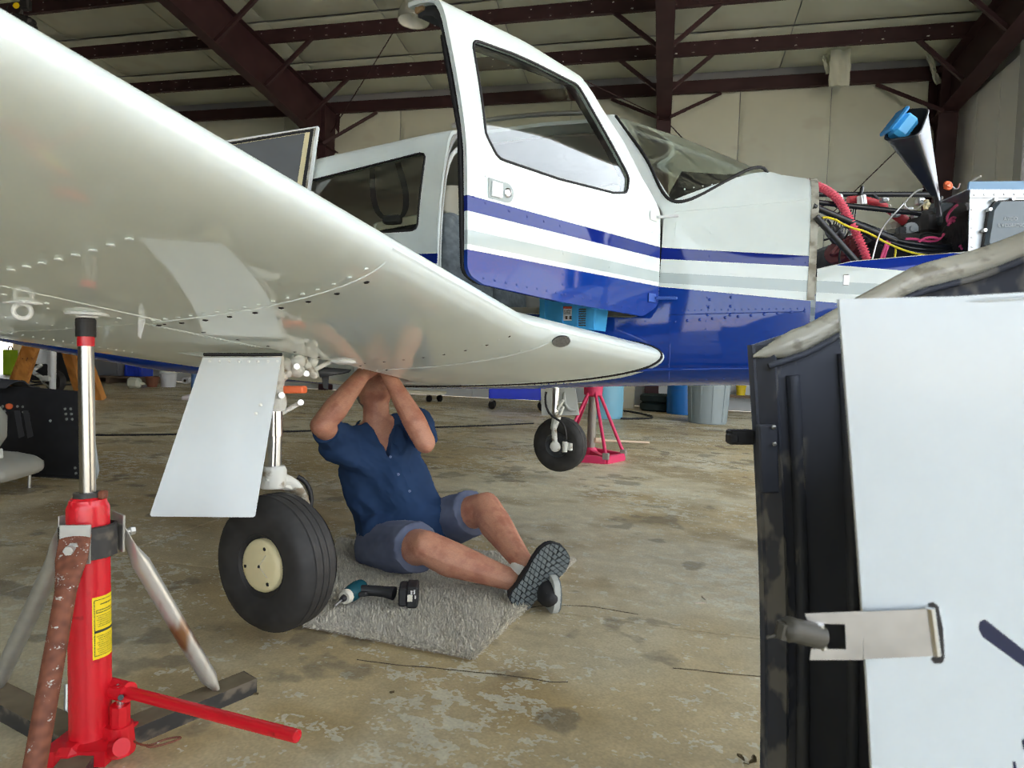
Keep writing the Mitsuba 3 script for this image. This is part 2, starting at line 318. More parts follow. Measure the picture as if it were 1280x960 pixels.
# ------------------------------------------------------------------ the aeroplane: paint
WHITE, BLUE, GREY = (.74, .815, .785), (.007, .042, .27), (.47, .55, .54)
def coatpaint(name, col, rough=.05, **kw): return M(name, col, rough=rough, **kw)
def lines(x):
    """heights of the livery's edges along the fuselage: blue top, grey bottom and top, stripe bottom and top"""
    k = dr.clip((x - 1.05) / .6, 0, 3)
    return 1.241 - .055 * k, 1.257 - .037 * k, 1.299 - .035 * k, 1.354 - .036 * k, 1.400 - .042 * k
def livery(x, z):
    b, g0, g1, s0, s1 = lines(x)
    c = mi.Color3f(*WHITE)
    c = dr.select((z > g0) & (z < g1), mi.Color3f(*GREY), c)
    c = dr.select((z > s0) & (z < s1), mi.Color3f(.008, .022, .20), c)
    return dr.select(z < b, mi.Color3f(*BLUE), c)
def f_body(p, n, uv):
    return livery(p.x, p.z) * (.97 + .05 * fbm(p.x * 6, p.y * 6, p.z * 6, 3))
HX, HY, DA = 1.06, -.575, math.radians(65)           # door hinge line, and how far the door stands open
def f_door(p, n, uv):
    ca, sa = math.cos(DA), math.sin(DA)
    return livery(HX + (p.x - HX) * ca + (p.y - HY) * sa, p.z)
wave = lambda k, a: proc(lambda p, n, uv: a * fbm(p.x * k, p.y * k, p.z * k, 2), 4e-3)
coatpaint('livery', proc(f_body), bump=wave(3.2, .0035))
coatpaint('livery_door', proc(f_door), bump=wave(3.6, .006))
coatpaint('white_gloss', spec=.9, col=proc(lambda p, n, uv: mi.Color3f(*WHITE) * (.95 + .06 * fbm(p.x * 5, p.y * 5, p.z * 5, 3))))
coatpaint('white_semi', (.74, .77, .76), rough=.35)
coatpaint('gear_door_paint', (.66, .71, .72), rough=.3)
M('rivet_paint', (.80, .82, .78), rough=.3)
M('seal_black', (.012, .012, .013), rough=.6)
M('chrome', (.80, .80, .80), rough=.12, metal=1.)
M('alu', proc(lambda p, n, uv: mi.Color3f(.66, .66, .64) * (.8 + .3 * fbm(p.x * 20, p.y * 20, p.z * 20, 3))), rough=.35, metal=1.)
M('dirty_white', proc(lambda p, n, uv: mix((.62, .63, .58), (.24, .20, .14), smoothstep(.55, .75, fbm(p.x * 28, p.y * 28, p.z * 28, 4)))), rough=.45)
M('rubber', proc(lambda p, n, uv: mix((.018, .018, .019), (.040, .039, .038), fbm(p.x * 18, p.y * 18, p.z * 18, 4))), rough=.62)
M('cream', (.72, .64, .38), rough=.4)
M('dark_trim', (.035, .036, .038), rough=.75)
M('headliner', (.42, .41, .37), rough=.9)
M('panel_black', (.018, .019, .021), rough=.45)
M('sheepskin', proc(lambda p, n, uv: mix((.10, .12, .14), (.27, .30, .32), fbm(p.x * 38, p.y * 38, p.z * 38, 3))), rough=.95, bump=proc(lambda p, n, uv: .012 * fbm(p.x * 60, p.y * 60, p.z * 60, 3), 2e-3))
M('beige_vinyl', (.50, .48, .40), rough=.5)
M('webbing', (.045, .047, .052), rough=.8)
M('weathered_flange', proc(lambda p, n, uv: mix((.46, .45, .38), (.22, .20, .15), smoothstep(.4, .7, fbm(p.x * 22, p.y * 22, p.z * 22, 4)))), rough=.6)
M('grey_door_lining', (.115, .125, .13), rough=.6)
M('cork', (.34, .22, .11), rough=.8); M('handle_grey', (.36, .42, .41), rough=.4); M('hinge_blue', (.05, .12, .45), rough=.35)
M('orange', (.80, .16, .05), rough=.55)
scene['pane'] = {'type': 'thindielectric', 'int_ior': 1.5, 'specular_transmittance': rgb(.94, .95, .94)}
scene['pane_smoked'] = {'type': 'thindielectric', 'int_ior': 1.5, 'specular_transmittance': rgb(.90, .92, .89)}

# ------------------------------------------------------------------ fuselage
plane = thing('airplane', 'blue and white low-wing light airplane raised on jacks with its right cabin door open', 'airplane')
SX = [-5.2, -4.0, -3.0, -2.0, -1.2, -.8, -.1, .4, .79, 1.1, 1.46, 1.62]
SEC = dict(zb=[1.10, .93, .845, .765, .745, .745, .755, .78, .81, .83, .85, .86],
           w=[.06, .22, .36, .48, .54, .56, .57, .57, .57, .57, .545, .53],
           zs=[1.40, 1.40, 1.42, 1.47, 1.52, 1.54, 1.55, 1.55, 1.55, 1.585, 1.60, 1.56],
           ws=[.05, .20, .33, .46, .53, .55, .56, .56, .56, .555, .50, .50],
           zr=[1.55, 1.60, 1.66, 1.78, 1.90, 1.95, 2.01, 2.03, 2.03, 1.90, 1.735, 1.675],
           wr=[.03, .10, .20, .30, .36, .39, .43, .42, .39, .41, .35, .40],
           zt=[1.62, 1.68, 1.74, 1.86, 1.96, 2.01, 2.07, 2.09, 2.08, 1.945, 1.775, 1.745])
def section(x, t=0.):
    g = {k: np.interp(x, SX, v) for k, v in SEC.items()}
    zb, zt, w = g['zb'] + t, g['zt'] - t, g['w'] - t
    ws, wr, zs, zr = g['ws'] - t, g['wr'] - t, g['zs'], g['zr'] - t * .6
    h = [(0, zb), (.45 * w, zb), (.82 * w, zb + .015), (.97 * w, zb + .09), (w, zb + .25), (w, (zb + .25 + zs) / 2), (ws + .003, zs - .06), (ws, zs),
         (ws * .72 + wr * .28 + .012, zs * .72 + zr * .28), (ws * .35 + wr * .65 + .014, zs * .35 + zr * .65), (wr + .012, zr - .015), (wr * .86, zr + (zt - zr) * .42), (wr * .45, zr + (zt - zr) * .86), (0, zt)]
    h = np.array(h); full = np.vstack([h, h[-2:0:-1] * [-1, 1]]); full = chaikin(full, 2)
    return np.column_stack([np.full(len(full), x), -full[:, 0], full[:, 1]])
XS = np.unique(np.r_[np.linspace(-5.2, -1.2, 15), np.linspace(-1.2, 1.62, 48)])
def hullform(t, x0=-5.2, x1=1.62):
    xs = np.r_[x0, XS[(XS > x0 + .01) & (XS < x1 - .01)], x1]
    return man(loft([section(x, t) for x in xs]))
def side_cut(poly, y0=-.9, y1=.9):
    """A prism through the fuselage: the outline is given in x, z."""
    m = m3.CrossSection([np.asarray(poly, float)], m3.FillRule.EvenOdd).extrude(y1 - y0)
    return m.rotate((90, 0, 0)).translate((0, y1, 0))
DOOR = round_poly([(.035, 1.17), (.10, 1.145), (.46, 1.125), (.95, 1.113), (1.05, 1.16), (1.055, 1.54), (.96, 1.66), (.89, 1.80), (.79, 1.91), (.725, 2.0), (.70, 2.2), (.004, 2.2), (.01, 1.9), (.022, 1.6)], .045, 5)
DWIN = round_poly([(.105, 1.91), (.30, 1.935), (.655, 1.955), (.708, 1.877), (.789, 1.761), (.862, 1.645), (.83, 1.575), (.74, 1.555), (.433, 1.537), (.15, 1.537), (.105, 1.60)], .035, 5)
RWIN = round_poly([(-.10, 1.905), (-.08, 1.512), (-.92, 1.50), (-1.02, 1.60), (-.96, 1.79)], .03, 4)
PWIN = round_poly([(.10, 1.91), (.655, 1.945), (.85, 1.63), (.76, 1.555), (.13, 1.537)], .04, 4)
WSH = np.array([(1.083, 1.592), (1.475, 1.758), (1.53, 1.81), (.86, 2.12), (.795, 2.12), (.79, 2.03), (.885, 1.90)])
SKIN, IN1, IN2 = hullform(0), hullform(.018), hullform(.030)
shell = SKIN - hullform(.018, -5.15, 1.60)
doorcut, doorcut_s = side_cut(DOOR, -.9, -.26), None
dwin_s, rwin, pwin, wsh = side_cut(DWIN, -.9, -.2), side_cut(RWIN), side_cut(PWIN, .2, .9), side_cut(WSH)
body = shell - doorcut - rwin - pwin - wsh
fus = add(plane, 'fuselage', body, 'livery', 30)
liner = (hullform(.022, -1.3, 1.45) - hullform(.034, -1.28, 1.43)) - side_cut(DOOR, -.9, -.1) - rwin - pwin - wsh
add(fus, 'cabin_lining', liner, 'headliner', 30)
glass = hullform(.007) - hullform(.009, -5.19, 1.615)
for c, nm in ((rwin ^ side_cut([(-3, 0), (1, 0), (1, 3), (-3, 3)], -.9, 0), 'side_window'), (rwin ^ side_cut([(-3, 0), (1, 0), (1, 3), (-3, 3)], 0, .9), 'side_window'), (pwin, 'side_window'), (wsh, 'windshield')):
    add(plane, nm, glass ^ c, 'pane_smoked', True)
def outline_frame(poly, z, dx, dz): return None
# black window gasket rings and the door frame, along the fuselage surface
def on_side(x, z, t=0.):
    s = section(x, t); h = s[s[:, 1] <= 1e-6]; h = h[np.argsort(h[:, 2])]
    h = h[(h[:, 2] > .95)]
    return V(x, np.interp(z, h[:, 2], h[:, 1]), z)
def side_loop(poly, r, t=0., dx=0., n=4):
    q = np.vstack([poly, poly[:1]]); s = np.r_[0, np.cumsum(np.linalg.norm(np.diff(q, axis=0), axis=1))]
    u = np.linspace(0, s[-1], 120); P = [on_side(np.interp(a, s, q[:, 0]), np.interp(a, s, q[:, 1]), t) for a in u]
    return tube(P, r, 6, False)
add(fus, 'window_gasket', side_loop(RWIN, .0055), 'seal_black', True)
frame_pts = [p for p in DOOR if p[1] < 2.05]
k0 = int(np.argmax([p[1] for p in frame_pts]))
def jamb(t, r, xs=None):
    P = [on_side(x, z, t) for x, z in ((.0, 2.03), (.002, 1.9), (.012, 1.6), (.028, 1.22), (.06, 1.165), (.14, 1.137), (.46, 1.117), (.95, 1.105), (1.03, 1.125), (1.062, 1.2), (1.066, 1.54), (.97, 1.665), (.90, 1.805), (.80, 1.915), (.735, 2.0), (.715, 2.045))]
    return tube(resample(P, 140), r, 8)
add(fus, 'door_jamb', jamb(.012, .012), 'alu', True)
add(fus, 'door_seal', jamb(.034, .011), 'white_semi', True)
top_jamb = curve([V(0., -.40, 2.045), V(.1, -.375, 2.062), V(.4, -.36, 2.072), V(.715, -.34, 2.058)], 30)
add(fus, 'roof_jamb', tube(top_jamb, .012, 8), 'alu', True)
add(fus, 'windshield_gasket', tube(curve([on_side(.80, 2.02), on_side(.885, 1.90), on_side(.99, 1.735), on_side(1.083, 1.592), on_side(1.28, 1.672), on_side(1.44, 1.742)], 60), .007, 6), 'seal_black', True)
add(fus, 'center_post', tube(curve([V(.80, 0, 2.085), V(1.1, 0, 1.955), V(1.47, 0, 1.785)], 12), .012, 6), 'white_semi', True)
# firewall, its weathered flange, skin joints and rivets
fw = section(1.618, .02)
add(fus, 'firewall', loft([section(1.600, .020), section(1.606, .020)]), 'weathered_flange', 30)
fl_ = [section(x, t) for x, t in ((1.605, -.003), (1.632, -.003), (1.632, .022), (1.605, .022), (1.605, -.003))]
half = [i for i in range(len(fl_[0])) if fl_[0][i, 2] > 1.18]
add(fus, 'firewall_flange', loft([np.array([f[i] for f in fl_]) for i in half], True), 'weathered_flange', 30)
riv = []
def rivet_row(a, b, n, r=.0032, t=.0016, on=True):
    for k in np.linspace(0, 1, n):
        x, z = np.asarray(a) * (1 - k) + np.asarray(b) * k; p = on_side(x, z); q = on_side(x, z + .01) - on_side(x, z - .01)
        riv.append(disc(p, unit(np.cross(unit(q), V(-1, 0, 0)) * 1.), r, t, 8))
for a, b, n in (((1.10, 1.56), (1.60, 1.60), 18), ((1.13, 1.55), (1.13, 1.42), 5), ((1.24, 1.55), (1.24, 1.30), 9), ((1.10, 1.48), (1.10, .90), 24), ((1.24, 1.29), (1.24, .95), 12), ((1.12, 1.145), (1.60, 1.16), 20), ((1.13, 1.64), (1.44, 1.70), 10),
                ((-.04, 1.95), (-.035, 1.56), 14), ((-.055, 1.97), (-.95, 1.86), 30), ((-.05, 1.47), (-.95, 1.46), 30), ((-.03, 1.50), (-.02, 1.25), 9), ((1.00, 1.10), (.5, 1.085), 14), ((1.05, .97), (.95, .90), 6), ((.3, .80), (1.58, .895), 40), ((.60, 1.0), (.60, .9), 3), ((1.59, 1.55), (1.595, 1.2), 14), ((-.02, 2.0), (-.9, 1.905), 34), ((1.4, 1.5), (1.58, 1.32), 7)):
    rivet_row(a, b, n)
for a, b, n in (((1.12, 1.10), (1.60, 1.15), 11), ((1.25, 1.19), (1.245, 1.13), 3), ((1.33, 1.2), (1.33, 1.13), 3)):
    rivet_row(a, b, n, .0062, .003)
add(fus, 'rivets', riv, 'livery', 40, kind='stuff')
livery_lap = cat([tube(curve([on_side(x, z, -.001) for x, z in ((1.105, .86), (1.105, 1.5))], 30), .0018, 5), tube(curve([on_side(x, 1.545 + (x - 1.1) * .08, -.001) for x in np.linspace(1.1, 1.6, 9)], 30), .0015, 5), tube(curve([on_side(x, 1.128 + (x - 1.1) * .04, -.001) for x in np.linspace(1.1, 1.6, 9)], 30), .0018, 5)])
add(fus, 'skin_lap', livery_lap, 'livery', True)
add(fus, 'belly_strip', tube(curve([on_side(x, np.interp(x, SX, SEC['zb']) + .075, -.004) for x in np.linspace(-1.2, 1.6, 30)], 80), .008, 6), 'livery', True)

# ------------------------------------------------------------------ cabin door, swung 65 degrees open
RD = rotz(DA, [HX, HY, 0])
dk = add(plane, 'cabin_door', xf((SKIN - hullform(.016)) ^ side_cut(DOOR, -.9, -.262) - dwin_s, RD), 'livery_door', 30)
add(dk, 'window_pane', xf((hullform(.006) - hullform(.008)) ^ side_cut(round_poly([(x + (.008 if x > .5 else -.008), z + (.008 if z > 1.7 else -.008)) for x, z in DWIN], .03, 4), -.9, -.3), RD), 'pane_smoked', True)
add(dk, 'window_gasket', xf(side_loop(DWIN, .0045), RD), 'seal_black', True)
from shapely.geometry import Polygon as _P
din = np.array(_P(DOOR).buffer(-.022).exterior.coords)[:-1]; dwo = np.array(_P(DWIN).buffer(.012).exterior.coords)[:-1]
add(dk, 'inner_panel', xf((hullform(.016) - hullform(.046)) ^ side_cut(din, -.9, -.285) - side_cut(dwo, -.9, -.2), RD), 'dark_trim', 30)
edge = side_loop(np.array(_P(DOOR).buffer(-.012).exterior.coords)[:-1], .010, .034)
dpts = [on_side(x, z, .034) for x, z in np.array(_P(DOOR).buffer(-.012).exterior.coords) if z < 2.0]
def door_edge(t, r, off):
    q = np.array(_P(DOOR).buffer(-off).exterior.coords)[:-1]; k = int(np.argmin([abs(x - .71) + abs(z - 2.03) for x, z in q])); q = np.roll(q, -k, 0)
    P = [on_side(x, min(z, 2.06), t) for x, z in q if z < 2.03]
    j = max(range(len(P) - 1), key=lambda i: np.linalg.norm(P[i + 1] - P[i])); P = P[j + 1:] + P[:j + 1]
    return tube(resample(P, 200), r, 7)
add(dk, 'door_seal', xf(door_edge(.036, .011, .014), RD), 'seal_black', True)
tj = [V(.03, -.27, 2.045), V(.3, -.27, 2.062), V(.68, -.27, 2.05)]
add(dk, 'top_edge_trim', xf(cat([bar(V(.02, -.30, 2.035), V(.68, -.295, 2.045), .030, .045, (0, 1, 0), .004)]), RD), 'cork', 30)
hd = on_side(.165, 1.438)
def door_at(x, z, out=0.):
    p = on_side(x, z); return trimesh.transform_points([p + V(0, -out, 0)], RD)[0]
DN = trimesh.transform_points([[0, -1, 0]], rotz(DA))[0]; DE = trimesh.transform_points([[-1, 0, 0]], rotz(DA))[0]
hp = [(-.055, -.030), (.020, -.030)] + [(.020 + .030 * math.sin(a), -.030 * math.cos(a)) for a in np.linspace(0, math.pi, 12)] + [(-.055, .030)]
hb = add(dk, 'handle_plate', prism(hp, .004, mat4(-DE, V(0, 0, 1), DN, door_at(.165, 1.438, -.001))), 'handle_grey', 30)
add(hb, 'pull_paddle', obox(door_at(.142, 1.438, .006), -DE, V(0, 0, 1), DN, .046, .046, .006, .002), 'white_semi', 30)
add(hb, 'key_lock', lathe([(0, 0), (.015, 0), (.015, .005), (.011, .007), (.010, .004), (.005, .004), (.005, .006), (0, .006)], door_at(.188, 1.438, .003), DN, 20), 'chrome', 30)
for z in (1.515, 1.19):
    h = add(dk, 'hinge', cat([obox(door_at(1.0, z, .004), -DE, V(0, 0, 1), DN, .05, .035, .004, .001), bar(door_at(1.02, z, .008), door_at(1.02, z, .008) + V(.085, -.008, 0), .010, .012, (0, 0, 1), .002)]), 'white_semi' if z > 1.4 else 'hinge_blue', 30)
dr_ = []
for a, b, n in (((.10, 1.165), (.95, 1.135), 19), ((.06, 1.25), (.045, 1.5), 6), ((.10, 1.47), (.10, 1.39), 3), ((.46, 1.36), (.46, 1.15), 7), ((.72, 1.36), (.72, 1.15), 6), ((.98, 1.2), (1.0, 1.5), 7), ((.2, 1.385), (.44, 1.38), 4)):
    for k in np.linspace(0, 1, n):
        x, z = np.asarray(a) * (1 - k) + np.asarray(b) * k; dr_.append(disc(door_at(x, z, .0), DN, .0042, .002, 8))
add(dk, 'rivets', dr_, 'livery_door', 40, kind='stuff')

# ------------------------------------------------------------------ cabin contents fixed to the aeroplane
add(plane, 'cabin_floor', hull([V(x, y, z) for x in (-1.2, 1.4) for y in (-.50, .50) for z in (.95, 1.0)]), 'dark_trim', False)
ip = add(plane, 'instrument_panel', cat([hull([V(x, y, z) for (x, z) in ((1.03, 1.58), (1.36, 1.55), (1.08, 1.25), (1.03, 1.3)) for y in (-.46, .46)] + [V(x, y, z) for (x, z) in ((1.05, 1.70), (1.09, 1.775), (1.30, 1.745)) for y in (-.32, .32)])]), 'panel_black', 30)
for x in (1.14, 1.22, 1.30): add(ip, 'panel_clip', box(V(x - .03, -.20, 1.752), V(x + .03, -.14, 1.785), .006), 'panel_black', 30)
def seat(cx, cy):
    k = add(plane, 'seat', cat([hull([V(cx + .06 + dx, cy + dy, z) for z, w, d in ((1.02, .22, .25), (1.16, .23, .26)) for dx in (-d, d * .8) for dy in (-w, w)])]), 'beige_vinyl', 30)
    bk = [(cx - .17, cy, 1.14, .23, .06), (cx - .20, cy, 1.32, .235, .075), (cx - .235, cy, 1.48, .22, .07), (cx - .26, cy, 1.60, .17, .05), (cx - .265, cy, 1.635, .10, .025)]
    secs = []
    for (x, y, z, w, d) in bk:
        an = np.linspace(0, 2 * np.pi, 32, endpoint=False); c, s = np.cos(an), np.sin(an)
        secs.append(np.column_stack([x + d * np.sign(s) * np.abs(s) ** .6, y + w * np.sign(c) * np.abs(c) ** .5, np.full(32, z)]))
    m = loft(secs); v = np.array(m.vertices); nn = meshkit.arrays(m, True)[2]; m = m.subdivide().subdivide()
    v = np.array(m.vertices); nn = meshkit.arrays(m, True)[2]; m.vertices = v + nn * (.012 * (meshkit.fbm(v * 45, 2, 3) - .3))[:, None]
    add(k, 'sheepskin_back', m, 'sheepskin', True)
    hr = [np.column_stack([cx - .285 + .045 * np.sign(s) * np.abs(s) ** .7, cy + w * np.sign(c) * np.abs(c) ** .6, np.full(32, z)]) for z, w in ((1.62, .11), (1.64, .135), (1.72, .135), (1.765, .11), (1.78, .06))]
    add(k, 'headrest', loft(hr), 'beige_vinyl', 40)
    return k
seat(.24, -.27); seat(.24, .27)
add(plane, 'rear_bench', cat([hull([V(x, y, z) for x, z in ((-.95, 1.05), (-.55, 1.0), (-.55, 1.2), (-1.0, 1.2), (-1.2, 1.52), (-1.28, 1.52)) for y in (-.47, .47)])]), 'dark_trim', 30)
for o in (0, 1):
    pts = [[V(-.49, -.36, 1.97), V(-.475, -.35, 1.85), V(-.46, -.35, 1.72), V(-.42, -.35, 1.645), V(-.37, -.345, 1.62)], [V(-.33, -.37, 1.97), V(-.30, -.36, 1.85), V(-.27, -.35, 1.72), V(-.285, -.345, 1.645), V(-.33, -.34, 1.62)]][o]
    c = curve(pts, 24); add(plane, 'seat_belt', thick(np.stack([c + V(-.020, .006, 0), c + V(.020, -.006, 0)], 1), .002), 'webbing', True)
add(plane, 'belt_buckle', box(V(-.40, -.37, 1.595), V(-.30, -.32, 1.64), .01), 'webbing', 30)
add(plane, 'cabin_rail', tube([V(-.55, -.30, 1.55), V(-.1, -.32, 1.60), V(.0, -.33, 1.61)], .014, 8), 'seal_black', True)

# ------------------------------------------------------------------ wings
ZLE = lambda y: .898 + .117 * abs(y)
def foil(n=34):
    b = np.linspace(0, 1, n); s = .5 - .5 * np.cos(np.pi * b)
    yt = 5 * .117 * (.2969 * np.sqrt(s) - .126 * s - .3516 * s ** 2 + .2843 * s ** 3 - .1036 * s ** 4)
    yc = .009 * np.where(s < .4, (2 * .4 * s - s * s) / .16, (1 - .8 + .8 * s - s * s) / .36)
    return s, yc + yt, yc - yt
def wing_geo(y):
    a = abs(y); k = np.clip((1.226 - a) / .666, 0, 1.2); xl = .721 + .359 * k
    c = xl + .85; zl = ZLE(y) - .004 * k; zt = ZLE(y) - .209
    return xl, zl, c, zt, 1.6
def wing_pt(y, s, zz):
    xl, zl, c, zt, th_ = wing_geo(y)
    return np.stack([xl - c * s, np.full_like(s, y), zl + (zt - zl) * s + th_ * zz], -1)
def wing_sec(y, s0=0., s1=1.):
    s, up, lo = foil(); k = (s >= s0 - 1e-6) & (s <= s1 + 1e-6); s, up, lo = s[k], up[k], lo[k]
    return np.vstack([wing_pt(y, s[::-1], up[::-1]), wing_pt(y, s, lo)[(1 if s0 == 0 else 0):]])
def lower(y, s):
    S, up, lo = foil(80); return wing_pt(y, np.atleast_1d(np.asarray(s, float)), np.interp(np.atleast_1d(s), S, lo))
def lower_x(x, y, d=0.):
    xl, zl, c, zt, _ = wing_geo(y); p = lower(y, (xl - x) / c)[0]; return p - V(0, 0, d)
SC = foil()[0]; CUT = SC[np.argmin(abs(SC - .80))]
MIR = np.diag([1., -1., 1., 1.])
def both(name, fn, mat, smooth=30, sides=(-1, 1), **kw):
    out = []
    for sd in sides:
        m = fn()
        if sd > 0: m = xf(m, MIR); m.invert()
        out.append(m)
    return out
ys = [-.50, -.56, -.7, -.85, -1.0, -1.14, -1.226, -1.32, -1.5, -1.8, -2.08, -2.5, -3.0, -3.6, -4.3, -4.75, -4.85]
main = man(loft([wing_sec(y, 0, CUT) for y in ys]))
well = man(hull([V(x, y, ZLE(y) + dz) for x in (-.34, .035) for y in (-1.66, -.66) for dz in (-.36, -.075)]))
main = main - well
spar_cap = hull([wing_sec(-4.85, 0, 1.)[i] for i in range(0, 66, 3)] + [V(.3, -4.93, ZLE(4.9) - .02), V(-.5, -4.93, ZLE(4.9) - .09)])
fx = []
for y in (-.60, -1.0, -1.5, -2.0, -2.5, -2.95):
    q = wing_sec(y, CUT, 1.); xl, zl, c, zt, _ = wing_geo(y); h = V(xl - c * CUT, y, q[0 if True else 0, 2]); h[2] = q[:, 2][q[:, 0] > xl - c * CUT - .02].mean()
    r = trimesh.transformations.rotation_matrix(math.radians(3.2), [0, 1, 0], h); q = trimesh.transform_points(q + V(-.006, 0, 0), r); fx.append(q)
flapm = loft(fx)
wings = []
for sd, (mm, tip, ff) in zip((-1, 1), zip(*[[a, b] for a, b in zip((tm(main), spar_cap, flapm), [xf(q, MIR) for q in (tm(main), spar_cap, flapm)])])):
    ms = [q.copy() for q in (mm, tip, ff)]
    if sd > 0: [q.invert() for q in ms]
    w = add(plane, 'wing', ms[0], 'white_gloss', 40); wings.append(w)
    add(w, 'wing_tip', ms[1], 'white_gloss', 40); add(w, 'flap', ms[2], 'white_gloss', 40)
w0 = wings[0]
def skin(y0, y1, s0, s1, d=.0016, ny=14, ns=40):
    P = np.array([lower(y, np.linspace(s0, s1, ns)) for y in np.linspace(y0, y1, ny)]); P = P[:, :, :]
    nn = meshkit.arrays(grid(P), True)[2].reshape(P.shape); nn = np.where(nn[..., 2:] > 0, -nn, nn)
    q = thick(P + nn * d, d * 1.6)
    return q
add(w0, 'skin_panel', skin(-2.08, -1.135, .0, .425), 'white_gloss', 40, label='fuel tank skin panel')
add(w0, 'skin_panel', skin(-4.7, -2.09, .40, .79, .0012), 'white_gloss', 40)
add(w0, 'skin_panel', skin(-2.085, -1.68, .44, .79, .0010, 10, 24), 'white_gloss', 40)
add(w0, 'skin_panel', skin(-1.10, -.585, .0, .43, .0013), 'white_gloss', 40, label='root skin panel')
wr_, dk_ = [], []
def wrow(ya, sa, yb, sb, n, r, dst, t=.002):
    for k in np.linspace(0, 1, n):
        y, s = ya + (yb - ya) * k, sa + (sb - sa) * k; p = lower(y, s)[0]; e = lower(y, s + .004)[0] - lower(y, s - .004)[0]; g = lower(y + .01, s)[0] - lower(y - .01, s)[0]
        nn = unit(np.cross(e, g)); nn = nn if nn[2] < 0 else -nn; dst.append(disc(p + nn * .0012, nn, r, t, 9))
wrow(-2.5, .14, -2.5, .42, 12, .0066, wr_, .0035)
wrow(-2.105, .03, -2.105, .43, 17, .0052, wr_, .003); wrow(-2.055, .05, -2.055, .43, 9, .0062, dk_, .003)
wrow(-1.12, .05, -1.12, .43, 18, .0032, wr_); wrow(-1.27, .03, -1.27, .43, 9, .005, dk_); wrow(-1.285, .05, -1.285, .43, 12, .0036, wr_)
wrow(-2.06, .415, -1.1, .415, 9, .005, dk_); wrow(-2.08, .445, -1.70, .445, 26, .0024, wr_)
wrow(-2.15, .44, -4.2, .44, 26, .0052, wr_, .003); wrow(-2.12, .47, -4.2, .47, 40, .003, wr_); wrow(-2.1, .60, -4.2, .60, 60, .0024, wr_); wrow(-1.70, .77, -4.2, .77, 90, .0024, wr_)
wrow(-.60, .03, -.60, .45, 56, .0032, wr_, .003); wrow(-.80, .45, -1.60, .445, 48, .0022, wr_)
add(w0, 'rivets', wr_, 'white_gloss', 40, kind='stuff'); add(w0, 'dark_screws', dk_, 'seal_black', 40, kind='stuff')
S_, up_, lo_ = foil(60); rs_ = [wing_pt(-.572, np.array([q]), np.array([z]))[0] for q, z in zip(S_[S_ < .75], lo_[S_ < .75])]; ru_ = [wing_pt(-.572, np.array([q]), np.array([z]))[0] for q, z in zip(S_[S_ < .35], up_[S_ < .35])]
add(w0, 'root_seal', tube(rs_, .007, 6), 'seal_black', True)
add(w0, 'root_seal', tube(ru_, .006, 6), 'seal_black', True)
# vent mesh on the root leading edge
vp = [];
for k in range(24):
    a = 2 * math.pi * k / 24; vp.append((a,))
def on_low(y, s, d=.0012):
    p = lower(y, s)[0]; e = lower(y, s + .004)[0] - lower(y, max(s - .004, .0002))[0]; g = lower(y + .01, s)[0] - lower(y - .01, s)[0]
    nn = unit(np.cross(e, g)); nn = nn if nn[2] < 0 or nn[0] > .5 else -nn
    return p + nn * d, nn
vc, vn = on_low(-1.067, .010)
vx, vy = unit(lower(-1.037, .010)[0] - lower(-1.097, .010)[0]), None; vy = np.cross(vn, vx)
ve = [(.040 * math.cos(a), .026 * math.sin(a)) for a in np.linspace(0, 2 * np.pi, 28, endpoint=False)]
vk = add(w0, 'vent', prism(ve, .004, mat4(vx, vy, vn, vc)), 'seal_black', 30)
vm = [bar(vc + vx * a + vy * -math.sqrt(max(0, 1 - (a / .04) ** 2)) * .026 + vn * .005, vc + vx * a + vy * math.sqrt(max(0, 1 - (a / .04) ** 2)) * .026 + vn * .005, .0016, .0016, vn) for a in np.linspace(-.037, .037, 12)] + [bar(vc + vy * b - vx * math.sqrt(1 - (b / .026) ** 2) * .04 + vn * .006, vc + vy * b + vx * math.sqrt(1 - (b / .026) ** 2) * .04 + vn * .006, .0016, .0016, vn) for b in np.linspace(-.023, .023, 8)]
add(vk, 'mesh_wires', vm, 'alu', False, kind='stuff')
# tie-down ring, jack pad and fuel drain blade below the spar
p = lower_x(-.016, -2.333); add(w0, 'tie_down_ring', cat([torus(p - V(0, 0, .0185), unit(EYE - p), .0150, .0048), box(p + V(-.035, -.02, -.004), p + V(.035, .02, .003), .002)]), 'white_semi', 30)
jp = lower_x(.0, -2.205); add(w0, 'jack_pad', lathe([(0, .004), (.046, .003), (.044, -.003), (.022, -.005), (.022, -.009), (0, -.010)], jp, V(0, 0, 1), 30), 'white_semi', 40)
p = lower_x(.063, -2.117); add(w0, 'drain_blade', hull([p + V(-.012, 0, .012), p + V(.012, 0, .012), p + V(-.012, 0, -.040), p + V(-.002, 0, -.046), p + V(-.012, .004, -.038), p + V(.012, .004, .012)]), 'white_semi', False)
add(w0, 'inspection_cover', lathe([(0, 0), (.045, 0), (.043, .008), (.03, .014), (0, .016)], lower_x(.075, -1.331) + V(0, 0, .004), V(0, 0, -1), 26), 'white_semi', 40)
